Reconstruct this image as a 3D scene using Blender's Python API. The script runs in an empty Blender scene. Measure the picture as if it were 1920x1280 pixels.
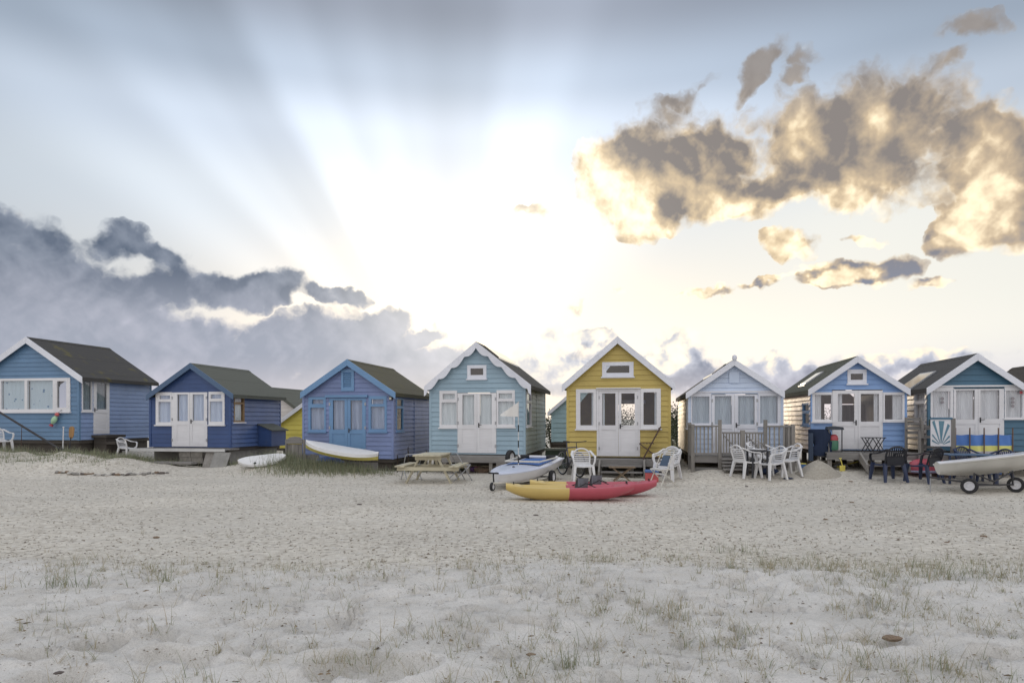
import bpy, bmesh, math, random
import numpy as np
from mathutils import Vector, Matrix
random.seed(7)
R = math.radians
scene = bpy.context.scene
col = scene.collection

# ------------------------------------------------------------------ camera
F, CX, HY, CAMZ = 1280.0, 960.0, 785.0, 1.63
cam_d = bpy.data.cameras.new("camera")
cam = bpy.data.objects.new("camera", cam_d)
col.objects.link(cam)
cam.location = (0, 0, CAMZ)
cam.rotation_euler = (R(90), 0, 0)
cam_d.sensor_width = 36.0
cam_d.lens = 24.0
cam_d.shift_y = (HY - 640) / 1920.0
cam_d.clip_start = 0.1
cam_d.clip_end = 3000
scene.camera = cam
scene.render.engine = "CYCLES"
scene.cycles.use_denoising = True
scene.cycles.max_bounces = 6
scene.cycles.transparent_max_bounces = 12
scene.cycles.sample_clamp_indirect = 4.0
scene.cycles.caustics_reflective = False
scene.cycles.caustics_refractive = False
vs = scene.view_settings
vs.view_transform = "Standard"
vs.look = "None"
vs.exposure = 0.36
vs.gamma = 1.0
vs.use_curve_mapping = False

SUN_AZ, SUN_EL = R(-4.0), R(6.0)          # low sun behind the row of huts
SUN_DIR = Vector((math.sin(SUN_AZ) * math.cos(SUN_EL), math.cos(SUN_AZ) * math.cos(SUN_EL), math.sin(SUN_EL)))


def srgb(r, g, b):
    def f(c):
        c /= 255.0
        return c / 12.92 if c <= 0.04045 else ((c + 0.055) / 1.055) ** 2.4
    return (f(r), f(g), f(b))


# ------------------------------------------------------------------ node expression helper
class Nodes:
    """builds shader maths from Python expressions"""
    def __init__(self, tree):
        self.t = tree

    def new(self, kind, **kw):
        n = self.t.nodes.new(kind)
        for k, v in kw.items():
            setattr(n, k, v)
        return n

    def put(self, sock, v):
        if isinstance(v, bpy.types.NodeSocket):
            self.t.links.new(v, sock)
        elif isinstance(v, (tuple, list)) and sock.type == "RGBA" and len(v) == 3:
            sock.default_value = (*v, 1)
        else:
            sock.default_value = v

    def m(self, op, a, b=None, c=None, clamp=False):
        n = self.new("ShaderNodeMath", operation=op)
        n.use_clamp = clamp
        for i, v in enumerate((a, b, c)):
            if v is not None:
                self.put(n.inputs[i], v)
        return n.outputs[0]

    def v(self, op, a, b=None, s=None):
        n = self.new("ShaderNodeVectorMath", operation=op)
        self.put(n.inputs[0], a)
        if b is not None:
            self.put(n.inputs[1], b)
        if s is not None:
            self.put(n.inputs["Scale"], s)
        return n.outputs["Value"] if op in ("DOT_PRODUCT", "LENGTH", "DISTANCE") else n.outputs[0]

    def ramp(self, x, a, b, lo=0.0, hi=1.0):
        n = self.new("ShaderNodeMapRange", interpolation_type="SMOOTHSTEP")
        for i, v in enumerate((x, a, b, lo, hi)):
            self.put(n.inputs[i], v)
        return n.outputs[0]

    def lin(self, x, a, b, lo=0.0, hi=1.0):
        n = self.new("ShaderNodeMapRange")
        n.clamp = True
        for i, v in enumerate((x, a, b, lo, hi)):
            self.put(n.inputs[i], v)
        return n.outputs[0]

    def mix(self, f, a, b, mode="MIX"):
        n = self.new("ShaderNodeMix", data_type="RGBA", blend_type=mode)
        self.put(n.inputs[0], f)
        self.put(n.inputs[6], a)
        self.put(n.inputs[7], b)
        return n.outputs[2]

    def curve(self, x, stops):
        """piecewise linear float curve of x in 0..1"""
        n = self.new("ShaderNodeValToRGB")
        cr = n.color_ramp
        cr.interpolation = "B_SPLINE" if False else "EASE"
        while len(cr.elements) < len(stops):
            cr.elements.new(0.5)
        for e, (p, c) in zip(cr.elements, stops):
            e.position = p
            e.color = (*c, 1) if isinstance(c, (tuple, list)) else (c, c, c, 1)
        self.put(n.inputs[0], x)
        return n.outputs[0]

    def noise(self, vec, scale, detail=4.0, rough=0.55, dist=0.0, out=0):
        n = self.new("ShaderNodeTexNoise")
        if vec is not None:
            self.put(n.inputs["Vector"], vec)
        self.put(n.inputs["Scale"], scale)
        self.put(n.inputs["Detail"], detail)
        self.put(n.inputs["Roughness"], rough)
        self.put(n.inputs["Distortion"], dist)
        return n.outputs[out]

    def billow(self, P, s0):
        """rounded heaps with sharp creases, as cumulus has"""
        h = None
        for k, (s, w) in enumerate(((1.0, .50), (2.3, .28), (5.1, .15), (11.0, .07))):
            n = self.noise(self.v("ADD", P, (3.7 * k, 1.9 * k, .3)), s0 * s, 0.0, .5)
            a = self.m("ABSOLUTE", self.m("MULTIPLY_ADD", n, 4.6, -2.3))
            h = self.m("MULTIPLY", a, w) if h is None else self.m("MULTIPLY_ADD", a, w, h)
        return h

    def xyz(self, x, y, z):
        n = self.new("ShaderNodeCombineXYZ")
        for i, v in enumerate((x, y, z)):
            self.put(n.inputs[i], v)
        return n.outputs[0]

    def sep(self, vec):
        n = self.new("ShaderNodeSeparateXYZ")
        self.put(n.inputs[0], vec)
        return n.outputs[0], n.outputs[1], n.outputs[2]


# ------------------------------------------------------------------ sky (world)
world = bpy.data.worlds.new("World")
scene.world = world
world.use_nodes = True


def az_el(px, py):
    x, z = (px - CX) / F, (HY - py) / F
    return math.atan2(x, 1.0), math.atan2(z, math.hypot(x, 1.0))


# clouds of this evening: direction (given by where it is seen), half sizes, tilt, weight
CLOUDS = [
    # big sunlit bank on the right
    (1275, 307, 185, 105, 0, 1.25), (1150, 322, 80, 75, 0, .8), (1240, 362, 130, 60, 0, .7),
    (1400, 377, 120, 45, 8, .8), (1650, 227, 165, 92, -6, 1.3), (1495, 257, 62, 85, 0, .95),
    (1520, 342, 110, 55, 0, .8), (1660, 337, 130, 55, 0, .85), (1850, 267, 95, 75, 0, 1.15), (1860, 352, 110, 60, 0, .8),
    (1808, 425, 72, 52, 0, 1.25), (1905, 395, 90, 75, 0, 1.1), (2030, 352, 160, 130, 0, 1.1),
    (1430, 122, 75, 26, 30, 1.15), (1815, 60, 70, 28, -8, .95), (1510, 117, 34, 26, 0, .8), (1500, 150, 26, 14, 0, .8),
    # small ones under it
    (1575, 512, 105, 26, 6, 1.5), (1655, 498, 80, 32, 4, 1.4), (1480, 466, 58, 30, -12, 1.1), (1740, 526, 58, 11, 0, 1.15),
    (1325, 552, 44, 9, 10, 1.2), (1085, 637, 62, 18, -8, 1.35), (1265, 655, 62, 48, 0, 1.15), (1215, 690, 60, 30, 0, 1.0),
    (990, 393, 50, 11, 2, 1.1), (1615, 433, 40, 10, 0, .95), (1200, 415, 40, 34, 30, .75), (1400, 395, 80, 18, 12, .7),
    (1150, 543, 25, 12, 0, .8), (1070, 573, 14, 14, 0, .9), (1430, 532, 70, 7, 4, .9), (1540, 532, 40, 9, 4, 1.0),
    (1290, 160, 60, 16, 20, .5), (1780, 130, 40, 14, 20, .6),
    # low bank along the horizon on the right
    (1050, 700, 150, 50, 0, 1.0), (1280, 705, 190, 46, 0, 1.0), (1480, 705, 170, 34, 0, .95), (1720, 680, 170, 22, 8, .95),
    # left bank
    (50, 470, 180, 70, 0, 1.25), (235, 445, 75, 42, -20, 1.0), (-120, 490, 250, 110, 0, 1.2), (310, 490, 50, 32, 0, .95),
    (110, 560, 250, 80, 0, 1.2), (430, 540, 175, 36, 2, 1.35), (525, 520, 65, 28, 0, .9), (640, 563, 58, 18, -10, 1.25),
    (60, 650, 360, 90, 0, 1.3), (380, 640, 190, 52, 0, 1.1), (640, 640, 165, 52, -6, 1.25), (730, 610, 40, 22, 0, .9), (792, 635, 42, 12, 0, 1.15),
    (820, 690, 190, 48, -4, 1.0),
]


def build_sky():
    nt = world.node_tree
    nt.nodes.clear()
    # --- cloud density as a group so that it can be read twice (here, and a little towards the sun)
    g = bpy.data.node_groups.new("cloud_density", "ShaderNodeTree")
    g.interface.new_socket("P", in_out="INPUT", socket_type="NodeSocketVector")
    g.interface.new_socket("Field", in_out="OUTPUT", socket_type="NodeSocketFloat")
    g.interface.new_socket("Smooth", in_out="OUTPUT", socket_type="NodeSocketFloat")
    G = Nodes(g)
    gi, go = G.new("NodeGroupInput"), G.new("NodeGroupOutput")
    P = gi.outputs[0]
    w1 = G.noise(P, 9.0, 3.0, .6, out=1)
    w2 = G.noise(P, 34.0, 3.0, .6, out=1)
    W = G.v("ADD", P, G.v("ADD", G.v("SCALE", G.v("SUBTRACT", w1, (.5, .5, .5)), s=.075),
                          G.v("SCALE", G.v("SUBTRACT", w2, (.5, .5, .5)), s=.030)))
    tot = None
    for px, py, rx, ry, rot, wt in CLOUDS:
        a, e = az_el(px, py)
        ca = math.cos(a)
        n = G.new("ShaderNodeMapping", vector_type="TEXTURE")
        G.put(n.inputs["Vector"], W)
        n.inputs["Location"].default_value = (a, e, 0)
        n.inputs["Rotation"].default_value = (0, 0, R(rot))
        n.inputs["Scale"].default_value = (rx / F * ca * ca * 1.15, ry / F * ca * 1.15, 1.0)
        t = G.new("ShaderNodeTexGradient", gradient_type="SPHERICAL")
        G.put(t.inputs[0], n.outputs[0])
        tot = G.m("MULTIPLY", t.outputs["Fac"], wt) if tot is None else G.m("MULTIPLY_ADD", t.outputs["Fac"], wt, tot)
    # away from these: broken cloud of the same kind all round the sky
    x, y, z = G.sep(P)
    away = G.ramp(G.m("ABSOLUTE", x), .70, 1.0)
    band = G.m("MULTIPLY", G.ramp(y, .0, .1, .35, 1.0), G.ramp(y, .5, .9, 1.0, 0.0))
    rnd = G.ramp(G.noise(P, 3.2, 2.0, .5), .50, .68)
    tot = G.m("ADD", tot, G.m("MULTIPLY", G.m("MULTIPLY", away, band), rnd))
    f1 = G.m("ADD", G.m("MULTIPLY", G.billow(W, 10.0), .72), G.m("MULTIPLY", G.noise(P, 30.0, 7.0, .6), .40))
    # the low bank on the left goes down to the horizon
    low = G.m("MULTIPLY", G.ramp(y, R(6.5), R(2)), G.ramp(x, R(-2), R(-11)))
    low = G.m("MULTIPLY", low, G.ramp(x, R(-95), R(-60)))
    tot = G.m("ADD", tot, G.m("MULTIPLY", low, .8))
    soft = G.m("MINIMUM", tot, 1.0)
    fl = G.m("MULTIPLY_ADD", G.m("SUBTRACT", f1, .50), .80, tot)
    # keep clear sky clear
    fl = G.m("MULTIPLY", fl, G.ramp(tot, .0, .12))
    G.put(go.inputs[0], fl)
    G.put(go.inputs[1], tot)

    N = Nodes(nt)
    tc = N.new("ShaderNodeTexCoord")
    D = tc.outputs["Generated"]
    dx, dy, dz = N.sep(D)
    az = N.m("ARCTAN2", dx, dy)
    el = N.m("ARCSINE", dz)
    P = N.xyz(az, el, 0.0)

    def grp(vec):
        n = N.new("ShaderNodeGroup")
        n.node_tree = g
        N.put(n.inputs[0], vec)
        return n.outputs

    sa, se = az_el(930, 560)
    # physical sky underneath
    sky = N.new("ShaderNodeTexSky", sky_type="NISHITA")
    sky.sun_disc = False
    sky.sun_elevation = SUN_EL
    sky.sun_rotation = SUN_AZ
    sky.air_density = 1.0
    sky.dust_density = 2.0
    nish = N.mix(1.0, sky.outputs[0], (.1, .1, .1), "MULTIPLY")
    # evening veil: brightness by elevation, colour by elevation
    eln = N.lin(el, 0.0, R(90))
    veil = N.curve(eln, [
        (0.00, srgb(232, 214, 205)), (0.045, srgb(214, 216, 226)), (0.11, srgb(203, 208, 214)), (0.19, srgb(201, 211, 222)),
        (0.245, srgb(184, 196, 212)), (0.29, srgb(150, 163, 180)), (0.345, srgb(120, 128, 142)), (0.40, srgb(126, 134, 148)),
        (0.60, srgb(196, 204, 218)), (1.0, srgb(240, 242, 248))])  # unseen sky overhead is raised to brighten the sand
    mid = N.m("EXPONENT", N.m("MULTIPLY", N.m("POWER", N.m("DIVIDE", N.m("SUBTRACT", az, R(2)), R(22)), 2.0), -1.0))
    mid = N.m("MULTIPLY_ADD", N.m("MULTIPLY", mid, N.ramp(el, R(16), R(26))), .42, N.lin(N.m("ABSOLUTE", az), R(25), R(40), 1.0, .86))
    veil = N.mix(1.0, veil, N.xyz(mid, mid, mid), "MULTIPLY")
    veil_fill = N.curve(eln, [(0.0, srgb(244, 234, 232)), (0.2, srgb(250, 248, 248)), (0.6, srgb(240, 242, 248)), (1.0, srgb(240, 242, 248))])  # unseen sky behind the camera, made brighter to light the hut fronts
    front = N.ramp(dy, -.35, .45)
    veil = N.mix(front, veil_fill, veil)
    # far right of the view is creamier
    cream = N.m("MULTIPLY", N.ramp(az, R(0), R(30)), N.ramp(el, R(1), R(7)))
    cream = N.m("MULTIPLY", cream, N.ramp(el, R(14), R(22), 1.0, 0.0))
    cream = N.m("MULTIPLY", cream, N.ramp(az, R(60), R(110), 1.0, 0.0))
    veil = N.mix(N.m("MULTIPLY", cream, .7), veil, srgb(238, 235, 224))
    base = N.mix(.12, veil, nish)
    # glow of the hidden sun
    gd = Vector((math.sin(sa) * math.cos(se), math.cos(sa) * math.cos(se), math.sin(se)))
    ga, ge = az_el(880, 500)
    gh = Vector((math.sin(ga) * math.cos(ge), math.cos(ga) * math.cos(ge), math.sin(ge)))
    c1 = N.m("ARCCOSINE", N.v("DOT_PRODUCT", D, tuple(gh)))
    g1 = N.m("EXPONENT", N.m("MULTIPLY", N.m("POWER", N.m("DIVIDE", c1, R(9.5)), 2.0), -1.0))
    c2 = N.m("ARCCOSINE", N.v("DOT_PRODUCT", D, tuple(gd)))
    g2 = N.m("EXPONENT", N.m("MULTIPLY", N.m("POWER", N.m("DIVIDE", c2, R(19)), 2.0), -1.0))
    # light shafts fanning out from the sun's place
    ra, re_ = az_el(862, 812)
    s = Vector((math.sin(ra) * math.cos(re_), math.cos(ra) * math.cos(re_), math.sin(re_)))
    rx_ = Vector((math.cos(ra), -math.sin(ra), 0))
    up_ = rx_.cross(s)
    along = N.m("MAXIMUM", N.v("DOT_PRODUCT", D, tuple(s)), .05)
    ru = N.m("DIVIDE", N.v("DOT_PRODUCT", D, tuple(rx_)), along)
    rv = N.m("DIVIDE", N.v("DOT_PRODUCT", D, tuple(up_)), along)
    ang = N.m("ARCTAN2", ru, rv)
    rad = N.m("SQRT", N.m("ADD", N.m("MULTIPLY", ru, ru), N.m("MULTIPLY", rv, rv)))
    ang = N.m("ADD", ang, N.m("MULTIPLY", N.m("SUBTRACT", N.noise(P, 2.2, 2.0), .5), .07))
    a01 = N.lin(ang, R(-90), R(90))

    def st(deg, v):
        return ((deg + 90) / 180.0, v)
    shaft = N.curve(a01, [st(-90, .46), st(-66, .42), st(-58, .44), st(-50, .56), st(-45, .50), st(-41, .61), st(-37, .55), st(-33, .46), st(-30.5, .46), st(-26, .70),
                          st(-22, .68), st(-18, .56), st(-14, .60), st(-9, .50), st(-3, .42), st(3, .46), st(9, .62), st(15, .66), st(21, .55),
                          st(28, .52), st(36, .53), st(50, .46), st(90, .5)])
    shaft = N.m("SUBTRACT", shaft, .5)
    amp = N.m("MULTIPLY", N.ramp(rad, .12, .36), N.ramp(rad, .7, 1.6, 1.0, 0.0))
    amp = N.m("MULTIPLY", amp, N.ramp(dy, .2, .5))
    shaft = N.m("MULTIPLY_ADD", N.m("MULTIPLY", shaft, amp), 1.15, 1.0)
    base = N.mix(1.0, base, N.xyz(shaft, shaft, shaft), "MULTIPLY")
    glowc = N.mix(1.0, (.23, .22, .18), N.xyz(g1, g1, g1), "MULTIPLY")
    base = N.mix(1.0, base, glowc, "ADD")
    warm = N.m("MULTIPLY", g2, N.ramp(el, R(3), R(16), 1.0, 0.0))
    base = N.mix(N.m("MULTIPLY", warm, .9), base, (1.12, .98, .74))
    # ---- clouds
    here = grp(P)
    f, tot1 = here[0], here[1]
    toward = N.v("NORMALIZE", N.v("SUBTRACT", (sa, se, 0.0), P))
    tot2 = grp(N.v("ADD", P, N.v("SCALE", toward, s=.050)))[1]
    alpha = N.ramp(f, .05, .60)
    thick = N.ramp(f, .18, .85)
    big = N.ramp(N.m("SUBTRACT", tot1, tot2), -.30, .95)
    rel = N.m("SUBTRACT", N.billow(P, 13.0), N.billow(N.v("ADD", P, N.v("SCALE", toward, s=.012)), 13.0))
    side = N.ramp(az, R(-8), R(6))
    thin = N.m("SUBTRACT", 1.0, thick)
    k = N.m("ADD", N.m("MULTIPLY", thin, N.lin(side, 0, 1, .30, .50)), N.m("MULTIPLY", big, N.lin(side, 0, 1, .40, .78)))
    k = N.m("ADD", k, N.m("MULTIPLY", rel, N.lin(side, 0, 1, .42, .45)), clamp=True)
    k = N.m("MULTIPLY", k, N.m("MAXIMUM", N.ramp(el, R(21.5), R(26), 1.0, .25), N.ramp(thick, .2, .0, 0.0, .6)))
    near = N.ramp(c2, R(12), R(50))
    r_hi = N.mix(near, (1.2, 1.05, .76), (1.0, .82, .56))
    r_mid = N.mix(near, srgb(212, 190, 156), srgb(178, 160, 138))
    r_mid = N.mix(N.ramp(el, R(6), R(11)), srgb(184, 187, 198), r_mid)
    r_mid = N.mix(N.ramp(el, R(21), R(26)), r_mid, srgb(160, 156, 154))
    r_lo = N.mix(N.ramp(el, R(8), R(15)), srgb(126, 132, 148), srgb(128, 122, 119))
    l_hi = N.mix(N.ramp(el, R(7), R(13)), srgb(186, 188, 202), (.96, .88, .76))
    l_mid = N.mix(N.ramp(el, R(6), R(12.5)), srgb(170, 172, 184), srgb(128, 136, 150))
    l_lo = N.mix(N.ramp(el, R(6), R(12.5)), srgb(148, 153, 166), srgb(84, 95, 112))
    hi, mid_, lo = N.mix(side, l_hi, r_hi), N.mix(side, l_mid, r_mid), N.mix(side, l_lo, r_lo)
    ccol = N.mix(N.lin(k, .0, .55), lo, mid_)
    ccol = N.mix(N.ramp(k, .45, 1.0), ccol, hi)
    # clouds near the glow brighten
    ccol = N.mix(N.m("MULTIPLY", g1, .45), ccol, (1.1, 1.04, .92))
    out = N.mix(alpha, base, ccol)
    # horizon haze
    hz = N.m("MULTIPLY", N.ramp(el, R(.0), R(5.5), 1.0, 0.0), .65)
    hcol = N.mix(N.m("MULTIPLY", g2, .8), srgb(206, 200, 212), (1.0, .86, .66))
    out = N.mix(hz, out, hcol)
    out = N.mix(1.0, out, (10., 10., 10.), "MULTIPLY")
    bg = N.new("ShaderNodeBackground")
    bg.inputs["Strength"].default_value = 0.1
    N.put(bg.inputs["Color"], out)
    o = N.new("ShaderNodeOutputWorld")
    nt.links.new(bg.outputs[0], o.inputs[0])
    world.cycles.sampling_method = "MANUAL"
    world.cycles.sample_map_resolution = 512


build_sky()

# ------------------------------------------------------------------ sun
sun_d = bpy.data.lights.new("sun", "SUN")
sun_d.energy = 0.5
sun_d.angle = R(12)
sun_d.color = (1.0, .80, .56)
sun = bpy.data.objects.new("sun", sun_d)
sun.rotation_euler = (-SUN_DIR).to_track_quat("-Z", "Y").to_euler()
sun.location = (0, 60, 12)
col.objects.link(sun)

# ------------------------------------------------------------------ materials
MATS = {}


def mat(name, build):
    if name not in MATS:
        m = bpy.data.materials.new(name)
        m.use_nodes = True
        m.node_tree.nodes.clear()
        N = Nodes(m.node_tree)
        o = N.new("ShaderNodeOutputMaterial")
        b = N.new("ShaderNodeBsdfPrincipled")
        m.node_tree.links.new(b.outputs[0], o.inputs[0])
        build(N, b, o)
        MATS[name] = m
    return MATS[name]


def bump(N, b, h, strength, dist=0.01):
    n = N.new("ShaderNodeBump")
    n.inputs["Strength"].default_value = strength
    n.inputs["Distance"].default_value = dist
    N.put(n.inputs["Height"], h)
    N.m  # keep
    b.id_data.links.new(n.outputs[0], b.inputs["Normal"])


def lit(r, g, b):
    """albedo of paint that looks like this sRGB colour in the even evening light"""
    c = [x / 0.74 for x in srgb(r, g, b)]
    g_ = .3 * c[0] + .55 * c[1] + .15 * c[2]
    return tuple(min(.84, x * .80 + g_ * .20) for x in c)


def paint(name, c, rough=.42, var=.10, dirt=.25, spec=.5):
    """weathered gloss paint on wood: board to board tone, streaks and grime"""
    def f(N, b, o):
        tc = N.new("ShaderNodeTexCoord")
        oi = N.new("ShaderNodeObjectInfo")
        P = tc.outputs["Object"]
        big = N.noise(P, 1.3, 3.0)
        st = N.noise(N.v("MULTIPLY", P, (5.0, 5.0, 2.2)), 1.0, 5.0, .65)
        gr = N.noise(N.v("MULTIPLY", P, (2.0, 2.0, 40.0)), 1.0, 3.0, .6)
        v = N.m("ADD", N.lin(big, .3, .7, 1 - var, 1 + var), N.lin(oi.outputs["Random"], 0, 1, -var * .7, var * .7))
        v = N.m("ADD", v, N.lin(gr, .3, .7, -.05, .05))
        cc = N.mix(1.0, c, N.xyz(v, v, v), "MULTIPLY")
        grey = tuple(.5 * x + .5 * .22 for x in c)
        cc = N.mix(N.ramp(st, .54, .78, 0.0, dirt), cc, grey)
        wear = N.ramp(N.noise(P, 7.0, 7.0, .75), .68, .74, 0.0, dirt * 1.6)
        cc = N.mix(wear, cc, tuple(.35 * x + .65 * .42 for x in c))
        N.put(b.inputs["Base Color"], cc)
        N.put(b.inputs["Roughness"], N.lin(st, .3, .7, rough - .05, rough + .08))
        b.inputs["Specular IOR Level"].default_value = spec
        bump(N, b, N.m("ADD", gr, N.m("MULTIPLY", st, .4)), .10, .005)
    return mat(name, f)


def plain(name, c, rough=.5, metal=0.0, var=.12, scale=6.0, spec=.5):
    def f(N, b, o):
        tc = N.new("ShaderNodeTexCoord")
        n = N.noise(tc.outputs["Object"], scale, 4.0)
        v = N.lin(n, .3, .7, 1 - var, 1 + var)
        N.put(b.inputs["Base Color"], N.mix(1.0, c, N.xyz(v, v, v), "MULTIPLY"))
        b.inputs["Roughness"].default_value = rough
        b.inputs["Metallic"].default_value = metal
        b.inputs["Specular IOR Level"].default_value = spec
    return mat(name, f)


def timber(name, c, axis=0, rough=.75, var=.22, grain=30.0):
    """bare wood with grain along an axis"""
    def f(N, b, o):
        tc = N.new("ShaderNodeTexCoord")
        oi = N.new("ShaderNodeObjectInfo")
        sc = [grain] * 3
        sc[axis] = grain * .05
        P = N.v("ADD", tc.outputs["Object"], N.v("SCALE", (3.1, 5.3, 7.7), s=oi.outputs["Random"]))
        g = N.noise(N.v("MULTIPLY", P, tuple(sc)), 1.0, 5.0, .6, .4)
        big = N.noise(P, 1.7, 3.0)
        v = N.m("ADD", N.lin(g, .3, .7, 1 - var, 1 + var), N.lin(oi.outputs["Random"], 0, 1, -.1, .1))
        v = N.m("ADD", v, N.lin(big, .3, .7, -.12, .12))
        N.put(b.inputs["Base Color"], N.mix(1.0, c, N.xyz(v, v, v), "MULTIPLY"))
        b.inputs["Roughness"].default_value = rough
        bump(N, b, g, .3, .008)
    return mat(name, f)


def felt(name, c, moss, amount):
    def f(N, b, o):
        tc = N.new("ShaderNodeTexCoord")
        P = tc.outputs["Object"]
        n = N.noise(P, 2.2, 6.0, .62)
        fine = N.noise(P, 60.0, 3.0, .7)
        x, y, z = N.sep(P)
        cc = N.mix(N.ramp(n, .62 - amount, .78 - amount), c, moss)
        v = N.lin(fine, .3, .7, .72, 1.3)
        # lapped strips of felt
        st = N.m("PINGPONG", N.m("MULTIPLY", z, 1.0), .28)
        v = N.m("MULTIPLY", v, N.ramp(st, .0, .02, .75, 1.0))
        N.put(b.inputs["Base Color"], N.mix(1.0, cc, N.xyz(v, v, v), "MULTIPLY"))
        b.inputs["Roughness"].default_value = .85
        b.inputs["Specular IOR Level"].default_value = .3
        bump(N, b, fine, .5, .01)
    return mat(name, f)


def glass(name="window_glass", tint=(.96, .97, .98), refl=.085):
    def f(N, b, o):
        fr = N.new("ShaderNodeFresnel")
        fr.inputs["IOR"].default_value = 1.5
        tr = N.new("ShaderNodeBsdfTransparent")
        tr.inputs[0].default_value = (*tint, 1)
        gl = N.new("ShaderNodeBsdfGlossy")
        gl.inputs["Roughness"].default_value = .03
        mx = N.new("ShaderNodeMixShader")
        geo = N.new("ShaderNodeNewGeometry")   # one reflection per sheet, from its outer face
        fac = N.m("ADD", N.m("MULTIPLY", fr.outputs[0], .95), refl - .04, clamp=True)
        N.put(mx.inputs[0], N.m("MULTIPLY", fac, N.m("SUBTRACT", 1.0, geo.outputs["Backfacing"])))
        N.t.links.new(tr.outputs[0], mx.inputs[1])
        N.t.links.new(gl.outputs[0], mx.inputs[2])
        N.t.links.new(mx.outputs[0], o.inputs[0])
    return mat(name, f)


def cloth(name, c, var=.08, rough=.9):
    def f(N, b, o):
        tc = N.new("ShaderNodeTexCoord")
        n = N.noise(N.v("MULTIPLY", tc.outputs["Object"], (14., 14., 2.)), 1.0, 3.0)
        v = N.lin(n, .3, .7, 1 - var, 1 + var)
        N.put(b.inputs["Base Color"], N.mix(1.0, c, N.xyz(v, v, v), "MULTIPLY"))
        b.inputs["Roughness"].default_value = rough
        b.inputs["Specular IOR Level"].default_value = .15
    return mat(name, f)


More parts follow.
